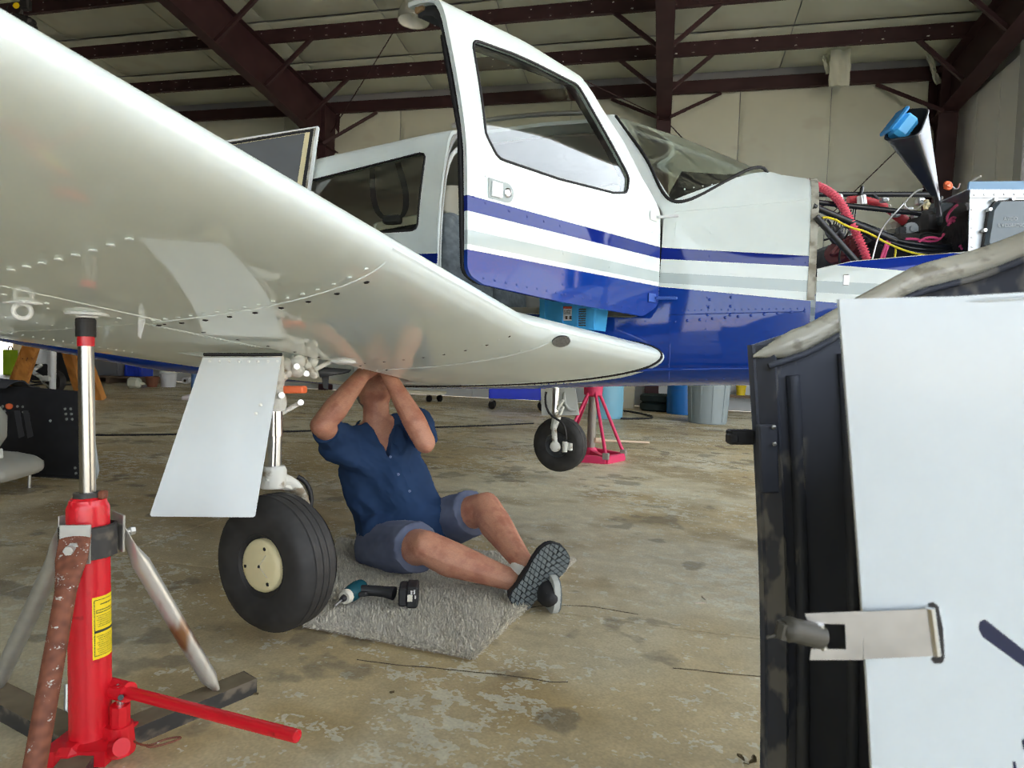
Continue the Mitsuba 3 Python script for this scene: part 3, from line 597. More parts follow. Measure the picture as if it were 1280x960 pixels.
# ------------------------------------------------------------------ landing gear
GA = unit(V(-.13, -.99, 0))                             # the right wheel's axle, outboard
def wheel(parent, c, ax, cover=True, r=.214, w=.152):
    ax = unit(ax); k = w / 2
    prof = [(r * .46, -k * .80), (r * .60, -k * .98), (r * .78, -k), (r * .90, -k * .86), (r * .975, -k * .56), (r * .985, -k * .545), (r * .976, -k * .51), (r * .992, -k * .49), (r * .998, -k * .2), (r * .985, -k * .18), (r * .985, -k * .14), (r, -k * .12), (r, k * .12), (r * .985, k * .14), (r * .985, k * .18), (r * .998, k * .2), (r * .992, k * .49), (r * .976, k * .51), (r * .985, k * .545), (r * .975, k * .56), (r * .90, k * .86), (r * .78, k), (r * .60, k * .98), (r * .46, k * .80), (r * .44, k * .4), (r * .44, -k * .4), (r * .46, -k * .80)]
    t = add(parent, 'tire', lathe(prof, c, ax, 72), 'rubber', 40)
    if cover:
        f = c + ax * k
        hc = add(parent, 'hub_cap', lathe([(0, .004), (.066, .004), (.078, .0), (.083, -.008), (.083, -.03), (0, -.03)], f - ax * .012, ax, 48), 'cream', 40)
        x, y, _ = frame(ax)
        for a in (1.2, 3.3, 5.4): add(hc, 'screw', disc(f - ax * .0085 + .062 * (math.cos(a) * x + math.sin(a) * y), ax, .0055, .003, 10), 'seal_black', 40)
        add(hc, 'center_screw', disc(f - ax * .0085, ax, .005, .003, 10), 'seal_black', 40)
        e = [.05 * V(-.6, .8), V(0, 0), .052 * V(-.75, -.55)]
        add(hc, 'raised_line', cat([bar(f - ax * .0075 + a[0] * -x + a[1] * y, f - ax * .0075 + b[0] * -x + b[1] * y, .0015, .0015, ax) for a, b in zip(e[:-1], e[1:])]), 'beige_vinyl', False)
        add(parent, 'wheel_rim', lathe([(.0, -.02), (.085, -.02), (.099, .0), (.099, -.05), (.0, -.05)], f - ax * .012, ax, 40), 'rubber', 40)
    else:
        for s in (1, -1):
            f = c + ax * k * s
            add(parent, 'wheel_rim', lathe([(0, -.025), (.045, -.022), (.05, -.030), (.078, -.034), (.088, -.012), (.098, -.008), (.098, -.05), (0, -.05)], f, ax * s, 40), 'grey_rim', 40)
    return t
M('grey_rim', (.05, .055, .06), rough=.5)
gear = f'{plane}__main_gear'; labels[gear] = {'label': 'right main landing gear hanging below the wing'}
wc = at(345, 703, 2.03) + V(.002, .0, .005)
wheel(gear, wc, GA)
top = at(341, 470, 2.03); mid = at(341, 596, 2.03)
add(gear, 'oleo_strut', cat([cyl(top, at(342, 545, 2.03), .028, n=28), cyl(at(342, 540, 2.03), mid, .025, n=28)]), 'chrome', 40)
add(gear, 'upper_casting', cat([lathe([(0, .09), (.040, .09), (.044, .06), (.036, .03), (.034, -.08), (.028, -.09), (0, -.09)], at(341, 478, 2.03), mid - top, 24),
    tube(curve([at(335, 500, 2.03), at(328, 520, 2.03), at(322, 540, 2.02)], 12), .012, 8)]), 'dirty_white', 40)
fk = [mid + V(0, 0, .005), at(345, 600, 2.06), at(363, 606, 2.10), at(377, 630, 2.13), at(380, 665, 2.135), wc + V(.0, .115, .01)]
secs = []
for i, p in enumerate(curve(fk[1:], 16)):
    w_ = np.interp(i, [0, 6, 15], [.040, .030, .024]); an = np.linspace(0, 2 * np.pi, 16, endpoint=False)
    q = curve(fk[1:], 16); t_ = unit(q[min(i + 1, 15)] - q[max(i - 1, 0)]); x_, y_, _ = frame(t_, (1, 0, 0))
    secs.append(p + w_ * np.cos(an)[:, None] * y_ * 1.1 + w_ * .62 * np.sin(an)[:, None] * x_)
add(gear, 'wheel_fork', cat([loft(secs), lathe([(0, .035), (.036, .035), (.041, .028), (.043, -.02), (.036, -.034), (0, -.035)], mid + V(0, 0, -.0), mid - top, 24), hull([at(327, 590, 2.02), at(356, 590, 2.04), at(330, 612, 2.02), at(366, 612, 2.07), at(333, 600, 1.98), at(362, 604, 2.1)])]), 'dirty_white', 40)
add(gear, 'brake_hose', tube(curve([at(372, 596, 2.16), at(384, 606, 2.17), at(389, 625, 2.17), at(386, 640, 2.16)], 20), .008, 8), 'seal_black', 40)
add(gear, 'axle', cyl(wc - GA * .12, wc + GA * .05, .02), 'alu', 40)
for a, b, r in ((at(355, 457, 2.08), at(338, 476, 2.04), .022), (at(390, 452, 2.18), at(352, 470, 2.06), .016), (at(378, 450, 2.12), at(392, 468, 2.16), .013), (at(412, 452, 2.24), at(383, 468, 2.14), .008), (at(376, 503, 2.12), at(346, 520, 2.04), .008), (at(372, 452, 2.1), at(371, 463, 2.1), .02)):
    add(gear, 'linkage', cat([cyl(a, b, r, n=12), sphere(a, r * 1.3), sphere(b, r * 1.25)]), 'dirty_white', 40)
for (x, y, d) in ((383, 467, 2.13), (376, 503, 2.11), (352, 494, 2.0), (371, 458, 2.08)):
    add(gear, 'pivot_bolt', cyl(at(x, y, d - .02), at(x, y, d + .02), .010, n=8), 'alu', False)
add(gear, 'foam_block', obox(at(367, 487, 2.05), RGT, UPV, FWD, .074, .024, .05, .004), 'orange', 30, label='orange foam block on the gear linkage')
add(gear, 'gear_arm', hull([at(402, 460, 2.3), at(412, 462, 2.3), at(404, 485, 2.3), at(410, 487, 2.3), at(400, 460, 2.34), at(410, 487, 2.34)]), 'grey_rim', 30)
add(gear, 'gear_arm', hull([at(396, 458, 2.25), at(440, 462, 2.35), at(400, 472, 2.25), at(436, 466, 2.35), at(400, 462, 2.3)]), 'grey_rim', 30)
# the leg's sheet-metal door and its hinge
gd = [at(254, 447, 1.90), at(352, 447, 1.925), at(319, 645, 1.86), at(316, 646.5, 1.86), at(190, 645.5, 1.83), at(188, 643, 1.83)]
gn = unit(np.cross(gd[1] - gd[0], gd[4] - gd[0])); gn = gn if gn @ FWD < 0 else -gn
g0 = [p for p in gd]; gx = unit(gd[1] - gd[0]); gy = np.cross(gn, gx)
gpoly = [((p - gd[0]) @ gx, (p - gd[0]) @ gy) for p in gd]
gk = add(gear, 'leg_door', prism(gpoly, .004, mat4(gx, gy, gn, gd[0])), 'gear_door_paint', 30, label='pale grey leg door plate')
rr = [disc(gd[0] + gx * x + gy * -.012 + gn * .004, gn, .0042, .002, 9) for x in np.linspace(.02, .215, 8)]
rr += [disc(at(x, y, 1.875) , gn, .0055, .003, 10) for x, y in ((326, 506), (320, 517))]
add(gk, 'rivets', rr, 'rivet_paint', 40, kind='stuff')
add(gear, 'door_hinge', cyl(gd[0] + V(0, 0, .010) - gn * .004, gd[1] + V(0, 0, .010) - gn * .004, .005, n=10), 'seal_black', 40)
# far leg, seen below the belly
gear2 = f'{plane}__main_gear_001'; labels[gear2] = {'label': 'left main landing gear with brake, beyond the belly'}
wc2 = at(700, 555, 5.05); wheel(gear2, wc2, V(.13, .99, 0), False, .216, .15)
add(gear2, 'oleo_strut', cyl(at(695, 470, 4.98), at(694, 530, 4.97), .026), 'chrome', 40)
add(gear2, 'wheel_fork', cat([hull([sphere(at(696, 520, 4.96), .036).vertices[i] for i in range(0, 160, 3)] + [sphere(at(692, 535, 4.93), .026).vertices[i] for i in range(0, 160, 3)]), cyl(at(692, 532, 4.92), at(694, 557, 4.90), .022, n=14), lathe([(0, -.02), (.04, -.02), (.04, .02), (.025, .03), (0, .03)], at(694, 558, 4.90), -FWD, 20)]), 'dirty_white', 40)
add(gear2, 'brake_caliper', cat([obox(at(709, 558, 4.90), RGT, UPV, FWD, .055, .055, .05, .008), cyl(at(706, 552, 4.88), at(706, 565, 4.88), .02), cyl(at(713, 554, 4.88), at(713, 563, 4.88), .016)]), 'dirty_white', 40)
add(gear2, 'brake_hose', tube(curve([at(683, 490, 4.94), at(682, 503, 4.94), at(690, 520, 4.92), at(702, 528, 4.90), at(707, 540, 4.88), at(708, 550, 4.88)], 30), .0085, 8), 'seal_black', 40)
add(gear2, 'torque_link', cat([cyl(at(697, 512, 4.94), at(704, 500, 4.96), .013), cyl(at(704, 508, 4.95), at(699, 520, 4.94), .013)]), 'dirty_white', 40)
q = [at(676, 486, 5.25), at(719, 486, 5.25), at(724, 519, 5.22), at(677, 519, 5.22)]
add(gear2, 'leg_door', hull(q + [p + V(0, .01, 0) for p in q]), 'gear_door_grey', False)
M('gear_door_grey', (.40, .42, .40), rough=.45)
add(gear2, 'door_stiffener', tube(curve([at(706, 490, 5.22), at(706, 503, 5.22), at(712, 512, 5.21), at(720, 512, 5.21)], 14), .012, 6), 'gear_door_grey', 40)

# ------------------------------------------------------------------ open baggage door behind the cabin
bd = [at(255, 180, 3.28), at(397.5, 157.5, 3.28), at(383, 262, 3.28), at(250, 262, 3.28)]
bn = unit(np.cross(bd[1] - bd[0], bd[2] - bd[0])); bn = bn if bn @ FWD < 0 else -bn
bx = unit(bd[2] - bd[1]); by = unit(np.cross(bn, bx)); P2 = lambda x, y: at(x, y, 3.28)
bag = add(plane, 'baggage_door', hull([p for p in bd] + [p - bn * .03 for p in bd]), 'white_semi', 30, label='open baggage door showing its grey lining')
def inset(k0, k1, k2):  # quad inset from left-top, right, top in pixels
    return [at(257, 180.5 + k2, 3.28), at(397.5 - k1, 157.5 + k2 + k1 * .16, 3.28), at(383 - k1, 262, 3.28), at(252, 262, 3.28)]
for (k1, k2, d, mt, nm) in ((2.5, 2.0, .004, 'weathered_flange', 'door_rim'), (5.0, 3.0, .007, 'seal_black', 'door_seal'), (9.5, 6.8, .010, 'cream', 'lining_edge'), (15.5, 7.6, .013, 'grey_door_lining', 'door_lining')):
    q = inset(0, k1, k2); add(bag, nm, hull([p + bn * (d - .006) for p in q] + [p + bn * d for p in q]), mt, False)
for a_, b_ in ((at(384, 236, 3.30), on_side(-1.0, 1.80)), (at(391, 190, 3.30), on_side(-.93, 1.905))): add(bag, 'hinge_arm', tube([a_, (a_ + b_) / 2 + V(0, -.03, 0), b_], .009, 8), 'alu', 40)
add(bag, 'latch', obox(at(324, 173, 3.24), RGT, UPV, FWD, .02, .012, .012, .003), 'seal_black', 30)

# ------------------------------------------------------------------ engine bay
M('cowl_inner', (.03, .034, .03), rough=.7)
M('tube_black', (.012, .014, .016), rough=.3)
M('red_hose', (.55, .05, .06), rough=.5)
M('red_hose_light', (.72, .10, .15), rough=.45)
M('yellow', (.75, .62, .02), rough=.4)
M('pink_wire', (.72, .09, .24), rough=.45)
M('engine_grey', (.10, .12, .13), rough=.45)
M('engine_dark', proc(lambda p, n, uv: mix((.016, .017, .018), (.06, .055, .05), fbm(p.x * 30, p.y * 30, p.z * 30, 3))), rough=.6)
M('valve_grey', (.16, .20, .23), rough=.4)
M('valve_letters', (.36, .40, .42), rough=.4)
M('baffle', proc(lambda p, n, uv: mi.Color3f(.62, .66, .68) * (.8 + .3 * fbm(p.x * 30, p.y * 30, p.z * 30, 3))), rough=.38, metal=.7)
M('baffle_blue', (.20, .36, .55), rough=.4)
M('dark_red', (.12, .02, .02), rough=.5)
# lower cowl still on the aeroplane
def csec(x, t=0.):
    k = np.clip((x - 1.63) / 1.15, 0, 1); w = (.535 - .16 * k ** 2) - t; zb = .86 + .03 * k + t; ztop = np.interp(x, [1.63, 1.75, 2.1, 2.9], [1.306, 1.335, 1.365, 1.40])
    h = np.array([(0, zb), (.5 * w, zb), (.85 * w, zb + .03), (.98 * w, zb + .13), (w, zb + .3), (w * .995, ztop - .05), (w * .975, ztop)])
    return np.array([[x, -y, z] for y, z in h[::-1]] + [[x, y, z] for y, z in h[1:]])
cp = np.array([csec(x) for x in np.linspace(1.636, 2.82, 30)])
def f_cowl(p, n, uv):
    c = mi.Color3f(*WHITE); b, g0, g1, s0, s1 = lines(p.x)
    c = dr.select((p.z > g0) & (p.z < g1), mi.Color3f(*GREY), c)
    lo = 1.322 - .105 * (p.x - 1.72); hi = 1.336 + .06 * (p.x - 1.72)
    c = dr.select((p.z > lo) & (p.z < hi + .02 * fbm(p.x * 20, 0., p.z * 60, 2)) & (p.x > 1.70), mi.Color3f(.010, .035, .30), c)
    return dr.select(p.z < b, mi.Color3f(*BLUE), c)
coatpaint('cowl_livery', proc(f_cowl), bump=wave(4., .003))
lc = add(plane, 'lower_cowl', thick(np.ascontiguousarray(cp[:, ::-1]), .006), 'cowl_livery', 40)
add(lc, 'cowl_edge', tube([csec(x)[0] + V(0, .003, .0) for x in np.linspace(1.636, 2.80, 20)], .006, 6), 'dirty_white', 40)
add(lc, 'cowl_latch', cat([box(at(1057, 352, 2.41) + V(-.012, -.014, -.018), at(1057, 352, 2.41) + V(.012, .0, .026), .004), cyl(at(1058, 360, 2.40), at(1058, 360, 2.43), .007)]), 'alu', 30)
for x, y in ((1028, 349), (1035, 381)): add(lc, 'cowl_fastener', disc(at(x, y, 2.436), V(0, -1, 0), .012, .005, 16), 'alu', 40)
eng = f'{plane}__engine'; labels[eng] = {'label': 'exposed engine with mount tubes, hoses and cables'}
def E(pts, r, mat, name, n=10, seg=40, **k): return add(eng, name, tube(curve([at(*p) for p in pts], seg) if len(pts) > 2 else [at(*p) for p in pts], r, n), mat, 40, **k)
for pts, r in ((((1012, 243, 3.0), (1172, 243, 3.0)), .0125), (((1014, 252, 2.55), (1150, 267, 2.55)), .0105), (((1016, 258, 2.47), (1120, 301, 2.50)), .0125), (((1020, 271, 2.45), (1076, 333, 2.46)), .0125), (((1016, 258, 2.9), (1130, 300, 2.9)), .011), (((1090, 243, 3.0), (1150, 300, 2.95)), .011), (((1175, 246, 2.7), (1150, 330, 2.7)), .013)):
    E(pts, r, 'tube_black', 'mount_tube', 12)
# ribbed red air duct
dc = curve([at(1008, 229, 2.62), at(1030, 236, 2.56), at(1047, 249, 2.52), at(1062, 275, 2.49), at(1074, 300, 2.48), at(1085, 330, 2.48)], 190)
add(eng, 'ribbed_duct', tube(dc, .0150 + .0032 * np.cos(np.arange(190) * 2 * np.pi / 5.0), 14), 'red_hose_light', True)
E(((1060, 250, 2.75), (1085, 251, 2.75), (1103, 257, 2.75), (1118, 267, 2.75)), .016, 'red_hose', 'intake_hose')
E(((1118, 267, 2.75), (1124, 271, 2.75), (1132, 277, 2.75)), .021, 'red_hose', 'intake_hose')
add(eng, 'hose_clamp', cyl(at(1076, 245, 2.72), at(1078, 256, 2.72), .019), 'alu', 40)
E(((1028, 272, 2.44), (1042, 274, 2.44), (1062, 284, 2.44), (1080, 289, 2.44), (1098, 298, 2.44), (1125, 311, 2.44), (1150, 318, 2.44), (1172, 320, 2.44)), .0042, 'yellow', 'yellow_cable', 8, 60)
E(((1120, 308, 2.45), (1119, 318, 2.45), (1117, 330, 2.45)), .0035, 'yellow', 'yellow_cable', 8)
E(((1044, 274, 2.435), (1060, 283, 2.435), (1078, 288, 2.435)), .0042, 'yellow', 'yellow_cable', 8)
E(((1089, 330, 2.43), (1094, 310, 2.43), (1103, 286, 2.43), (1122, 263, 2.43), (1134, 250, 2.42), (1148, 238, 2.42), (1154, 236, 2.42)), .0032, 'alu', 'steel_wire', 6, 50)
E(((1134, 250, 2.42), (1131, 256, 2.42), (1138, 262, 2.42), (1150, 258, 2.42), (1158, 252, 2.42)), .0025, 'alu', 'steel_wire', 6)
for o in (0, 6, 11):
    E(((1070, 279 + o * .5, 2.55), (1095, 288 + o, 2.52), (1115, 298 + o * .9, 2.50), (1145, 305 + o, 2.48), (1180, 307 + o * .6, 2.48), (1212, 302 + o * .3, 2.48)), .008, 'tube_black', 'rubber_hose')
for pts in (((1180, 292, 2.5), (1172, 300, 2.5), (1150, 300, 2.5), (1132, 299, 2.5)), ((1190, 280, 2.5), (1184, 275, 2.5), (1190, 262, 2.5), (1197, 256, 2.5)), ((1185, 282, 2.48), (1192, 276, 2.48), (1196, 284, 2.48), (1193, 294, 2.48)), ((1109, 301, 2.5), (1104, 315, 2.5), (1099, 330, 2.5)), ((1112, 303, 2.5), (1107, 316, 2.5), (1104, 330, 2.5)), ((1200, 308, 2.42), (1215, 302, 2.42), (1230, 299, 2.4), (1245, 299, 2.4)), ((1202, 311, 2.42), (1217, 304, 2.42), (1232, 301, 2.4), (1246, 301, 2.4)), ((1148, 303, 2.48), (1160, 297, 2.48), (1172, 298, 2.48)), ((1186, 278, 2.49), (1193, 272, 2.49), (1199, 280, 2.49), (1197, 296, 2.49))):
    E(pts, .0052, 'pink_wire', 'ignition_lead', 8, 24)
for x in (1229,): add(eng, 'lead_clip', obox(at(x, 300, 2.39), RGT, UPV, FWD, .016, .022, .012, .003), 'alu', 30)
def EB(x, y, d, w, h, t, mat, name, ch=.008, **k): return add(eng, name, obox(at(x, y, d), unit(RGT + .1 * FWD), UPV, unit(FWD - .1 * RGT), w, h, t, ch), mat, 30, **k)
EB(1185, 300, 2.72, .20, .24, .36, 'engine_dark', 'accessory_case', .03)
EB(1178, 272, 2.68, .11, .13, .16, 'engine_grey', 'oil_filler_neck', .03)
EB(1196, 268, 2.62, .06, .13, .14, 'engine_dark', 'oil_cooler', .01)
EB(1068, 326, 2.85, .32, .12, .2, 'engine_dark', 'firewall_shelf', .02)
EB(1150, 285, 2.74, .12, .10, .2, 'engine_dark', 'magneto', .02)
EB(1165, 315, 2.66, .12, .075, .16, 'panel_black', 'alternator_box', .012)
EB(1130, 318, 2.75, .2, .08, .2, 'engine_dark', 'engine_mount_tray', .01)
EB(1120, 284, 2.8, .07, .045, .06, 'beige_vinyl', 'fuel_strainer', .012)
EB(1095, 312, 2.8, .05, .08, .06, 'dirty_white', 'fuel_pump', .012)
add(eng, 'oil_filter', lathe([(0, 0), (.04, 0), (.042, .01), (.042, .10), (.03, .115), (0, .115)], at(1112, 330, 2.7), V(.2, -.3, 1), 24), 'engine_grey', 40)
add(eng, 'magneto_cap', lathe([(0, .02), (.012, .02), (.014, .012), (.028, .01), (.03, 0), (0, 0)], at(1138, 287, 2.62), -FWD, 20), 'valve_letters', 40)
add(eng, 'relay', cat([obox(at(1126, 289, 2.60), RGT, UPV, FWD, .03, .03, .03, .003)]), 'panel_black', 30)
for (x, y, w, h) in ((1120, 268, .03, .022), (1136, 263, .028, .03), (1143, 270, .02, .02), (1105, 250, .03, .02), (1150, 252, .03, .03)):
    add(eng, 'fitting', cat([obox(at(x, y, 2.7), RGT, UPV, FWD, w, h, .03, .005), cyl(at(x + 2, y, 2.68), at(x + 2, y, 2.64), .008, n=6)]), 'baffle', 30)
for (x, y, z, r) in ((1043, 292, 2.7, .03), (1060, 310, 2.72, .045), (1085, 300, 2.75, .03), (1048, 318, 2.75, .05), (1070, 322, 2.8, .05)):
    add(eng, 'engine_accessory', lathe([(0, .05), (r * .5, .05), (r * .55, .03), (r, .025), (r, -.04), (r * .6, -.05), (0, -.05)], at(x, y, z), V(-.4, -.8, .3), 18), 'dark_red' if r > .04 else 'engine_dark', 40)
for pts in (((1030, 300, 2.6), (1045, 292, 2.58), (1055, 284, 2.6), (1070, 290, 2.6), (1078, 305, 2.6)), ((1034, 275, 2.5), (1038, 282, 2.5), (1035, 288, 2.5)), ((1050, 330, 2.62), (1055, 300, 2.6), (1064, 288, 2.6), (1080, 300, 2.62)), ((1110, 330, 2.6), (1125, 300, 2.6), (1150, 290, 2.58)), ((1150, 300, 2.5), (1182, 298, 2.5), (1193, 300, 2.5), (1193, 285, 2.5)), ((1024, 262, 2.6), (1034, 256, 2.6), (1050, 262, 2.6), (1040, 270, 2.6))):
    E(pts, .0045, 'tube_black', 'wiring_harness', 6, 24)
# cylinder baffle with the valve cover
cx_, cy_ = unit(RGT * 1. + FWD * -.05), UPV; cn = unit(np.cross(cx_, cy_)); cn = cn if cn @ FWD < 0 else -cn; cy_ = np.cross(cn, cx_)
bo = at(1209, 331, 2.33); QB = lambda x, y, d=0.: bo + cx_ * x + cy_ * y + cn * d
ba = add(eng, 'cylinder_baffle', cat([prism([(0, 0), (.24, .02), (.24, .27), (.008, .275)], .004, mat4(cx_, cy_, cn, bo)), hull([QB(.0, .272), QB(.24, .268), QB(.0, .272, -.16), QB(.24, .268, -.16), QB(0, .276), QB(.24, .272), QB(.24, .272, -.16), QB(0, .276, -.16)])]), 'baffle', False)
add(ba, 'baffle_lip', hull([QB(x, y, d) for x, y in ((.002, .272), (.24, .268), (.24, .30), (.006, .302)) for d in (-.006, .004)]), 'baffle_blue', 30)
add(ba, 'baffle_strip', hull([QB(x, y, d) for x, y in ((.004, .243), (.24, .238), (.24, .262), (.006, .268)) for d in (.004, .008)]), 'baffle', False)
add(ba, 'rivets', [disc(QB(x, y, .008 if y > .24 else .004), cn, .0042, .003, 8) for x, y in [(.02 + .035 * i, .252) for i in range(7)] + [(.014, .03 + .034 * i) for i in range(6)]], 'alu', 40, kind='stuff')
vp = [(.045, .055), (.165, .045), (.235, .10), (.225, .19), (.20, .225), (.09, .225), (.065, .19)]
add(ba, 'valve_gasket', prism(round_poly([(x * 1.04 - .004, y * 1.04 - .005) for x, y in vp], .012), .012, mat4(cx_, cy_, cn, QB(0, 0, .004))), 'engine_dark', 30)
vm = prism(round_poly(vp, .015), .03, mat4(cx_, cy_, cn, QB(0, 0, .008)))
v_ = np.array(vm.vertices); c0 = QB(.14, .135, 0); far = (v_ - QB(0, 0, .03)) @ cn > 0; q_ = v_[far] - c0; hgt = np.outer(q_ @ cn, cn); v_[far] = c0 + (q_ - hgt) * .93 + hgt; vm.vertices = v_
vk = add(ba, 'valve_cover', vm, 'valve_grey', 30)
for tx, x, y in (('AVCO', .100, .150), ('LYCOMING', .082, .126)):
    t_ = meshkit.text_mesh(tx, .0122, .003, True); add(vk if False else ba, 'raised_lettering', xf(t_, mat4(cx_, cy_, cn, QB(x, y, .037))), 'valve_letters', False)
for x, y in ((.066, .195), (.085, .230), (.145, .232), (.205, .228), (.048, .12), (.05, .05), (.11, .043), (.17, .04)): add(ba, 'cover_bolt', cyl(QB(x, y, .008), QB(x, y, .026), .0075, n=6), 'alu', False)
cyl_f = [cyl(QB(.15, .13, -.05 - .012 * k), QB(.15, .13, -.055 - .012 * k), .12, n=28) for k in range(14)]
add(ba, 'cooling_fins', cyl_f, 'engine_dark', 40, kind='stuff')
add(eng, 'crankcase', obox(QB(.1, .05, -.32), cx_, cy_, cn, .5, .25, .22, .04), 'engine_dark', 30)
# orange dipstick cap and its wire
dp = add(eng, 'dipstick_cap', cat([torus(at(1185, 232, 2.5), unit(V(.5, -1, .2)), .013, .006), hull([at(1180, 229, 2.5), at(1189, 228, 2.5), at(1190, 235, 2.5), at(1179, 236, 2.5), at(1184, 232, 2.47)])]), 'orange', 40, label='orange dipstick cap')
E(((1190, 233, 2.5), (1196, 236, 2.5), (1200, 229, 2.49)), .003, 'alu', 'safety_wire', 6, 12)
E(((1214, 227, 2.38), (1222, 222, 2.36), (1226, 220, 2.35)), .004, 'dirty_white', 'cable_tie', 6, 12)
E(((1076, 243, 2.98), (1078, 233, 2.98)), .008, 'tube_black', 'tube_clamp', 8)
E(((1045, 255, 2.6), (1044, 246, 2.6), (1049, 243, 2.6), (1052, 250, 2.6)), .006, 'alu', 'hose_fitting', 8, 12)
for k in range(9): E(((1046 + 3 * k, 268 - k, 2.9), (1040 + 3 * k, 285 + 3 * k, 2.9)), .003, 'tube_black', 'control_cable', 5)
E(((1130, 252, 2.6), (1126, 262, 2.6), (1118, 262, 2.62), (1112, 256, 2.64)), .006, 'beige_vinyl', 'fuel_line', 8, 16)
add(eng, 'brass_fitting', cat([sphere(at(1158, 256, 2.48), .014), cyl(at(1158, 250, 2.48), at(1157, 262, 2.48), .009)]), 'cream', 40)
E(((1040, 318, 2.6), (1056, 300, 2.6), (1080, 292, 2.58)), .006, 'dark_red', 'fuel_hose', 8, 20)
# funnel standing in the oil filler, with a blue tub in its mouth
M('funnel_black', (.020, .026, .032), rough=.28, spec=.6)
M('blue_plastic', (.07, .42, .80), rough=.35)
M('blue_plastic_dark', (.03, .26, .62), rough=.35)
fk_ = thing('funnel', 'tall black square-mouthed funnel standing in the oil filler of the engine', 'funnel')
tip = at(1171, 246, 2.47); mouth = [at(1098, 180, 2.40), at(1152, 172, 2.26), at(1167, 132, 2.42), at(1122, 136, 2.58)]
def ring4(c, q, k, n=4):
    q = chaikin(np.array([c + (p - c) * k for p in q]), 3); return q
mc = np.mean(mouth, 0); neck = [tip + (p - mc) * .13 for p in mouth]
sq_ = lambda q: chaikin(np.array([a * (1 - f) + b * f for a, b in zip(q, q[1:] + q[:1]) for f in (.12, .5, .88)]), 2)
mouth = [mc + (p - mc) * .86 for p in mouth]
outer = [sq_([a * (1 - k) + b * k for a, b in zip(mouth, neck)]) for k in np.linspace(0, 1, 9)] + [sq_([p * .9 + tip * .1 + V(.012, 0, -.07) for p in neck])]
g = grid(np.array(outer), True); g2 = g.copy(); nn = meshkit.arrays(g, True)[2]; sg = 1 if ((g.vertices - g.vertices.mean(0)) * nn).sum() > 0 else -1
g2.vertices = g.vertices - nn * .003 * sg; g2.invert()
rim = grid(np.array([outer[0], np.array(g2.vertices[:len(outer[0])])]), True)
add(fk_, 'cone', cat([g, g2, rim]), 'funnel_black', 40)
add(fk_, 'rim_bead', tube(np.vstack([outer[0], outer[0][:1]]), .004, 6, False), 'funnel_black', 40)
add(fk_, 'hanging_eye', torus(at(1143, 140, 2.5), FWD, .009, .003, 20, 8), 'funnel_black', 40)
bt = thing('plastic_tub', 'small blue plastic tub tipped into the mouth of the black funnel', 'tub')
b0 = at(1125, 157, 2.40); bxx = unit(RGT * .55 + UPV * .75 - FWD * .1); byy = unit(np.cross(FWD, bxx)); bz = np.cross(bxx, byy)
tub = [obox(b0, bxx, byy, bz, .085, .085, .07, .012)]
add(bt, 'body', obox(b0 + byy * .012, bxx, byy, bz, .092, .062, .070, .014), 'blue_plastic', 30)
add(bt, 'rim', obox(b0 - byy * .026, bxx, byy, bz, .108, .014, .085, .006), 'blue_plastic_dark', 30)
# ------------------------------------------------------------------ the red jack under the right wing
M('jack_red', proc(lambda p, n, uv: mix((.60, .010, .020), (.36, .010, .014), smoothstep(.72, .9, fbm(p.x * 40, p.y * 40, p.z * 40, 4)))), rough=.32, coat=.4)
M('galv', proc(lambda p, n, uv: mi.Color3f(.60, .60, .57) * (.75 + .4 * fbm(p.x * 24, p.y * 24, p.z * 24, 4))), rough=.42, metal=.8)
M('rusty', proc(lambda p, n, uv: mix((.55, .54, .50), mix((.24, .085, .045), (.13, .045, .028), noise(p.x * 90, p.y * 90, p.z * 90)), smoothstep(.20, .34, fbm(p.x * 60, p.y * 60, p.z * 60, 3) * .7 + .3 * noise(p.x * 330, p.y * 330, p.z * 330)))), rough=.7, metal=.2)
M('rusty_streak', proc(lambda p, n, uv: mix((.60, .60, .57), (.30, .15, .07), smoothstep(.60, .75, fbm(p.x * 14, p.y * 14, p.z * 5, 4)))), rough=.38, metal=.7)
M('black_steel', proc(lambda p, n, uv: mix((.030, .030, .030), (.13, .11, .085), smoothstep(.5, .75, fbm(p.x * 24, p.y * 24, p.z * 24, 4)))), rough=.5)
M('channel_top', proc(lambda p, n, uv: mix((.10, .08, .05), (.19, .155, .10), fbm(p.x * 30, p.y * 30, p.z * 30, 4))), rough=.8)
M('black_rubber', (.015, .015, .016), rough=.55)
M('label_yellow', (.80, .60, .01), rough=.5)
M('label_black', (.02, .02, .02), rough=.6)
jk = thing('wing_jack', 'red hydraulic tripod jack standing under the right wing in the foreground', 'jack', 'tripod jacks holding the aeroplane')
JB, JT = at(114, 945, 1.43), at(107, 396, 1.43); JB = JB - V(0, 0, JB[2]); JA = unit(JT - JB); JL = np.linalg.norm(JT - JB)
jx, jy, _ = frame(JA, FWD); 
def J(h, x=0., y=0.): return JB + JA * h + jx * x + jy * y
H = lambda py: (945 - py) / (945 - 396) * JL
cyk = add(jk, 'cylinder', lathe([(0, .03), (.0415, .03), (.0415, H(700)), (.0418, H(672)), (.0418, H(634)), (.037, H(628)), (.036, H(624)), (.031, H(623)), (.0, H(623))], JB, JA, 48), 'jack_red', 30)
add(cyk, 'hex_nut', lathe([(0, H(630)), (.038, H(630)), (.038, H(624)), (.031, H(621)), (0, H(621))], JB, JA, 6), 'jack_red', 20)
add(jk, 'lock_collar', lathe([(.017, H(622)), (.028, H(622)), (.028, H(615)), (.017, H(615))], JB, JA, 28), 'black_steel', 30)
add(jk, 'collar_screw', obox(J(H(618), .0, 0) + RGT * .034, RGT, UPV, FWD, .014, .018, .02, .003), 'rusty', 30)
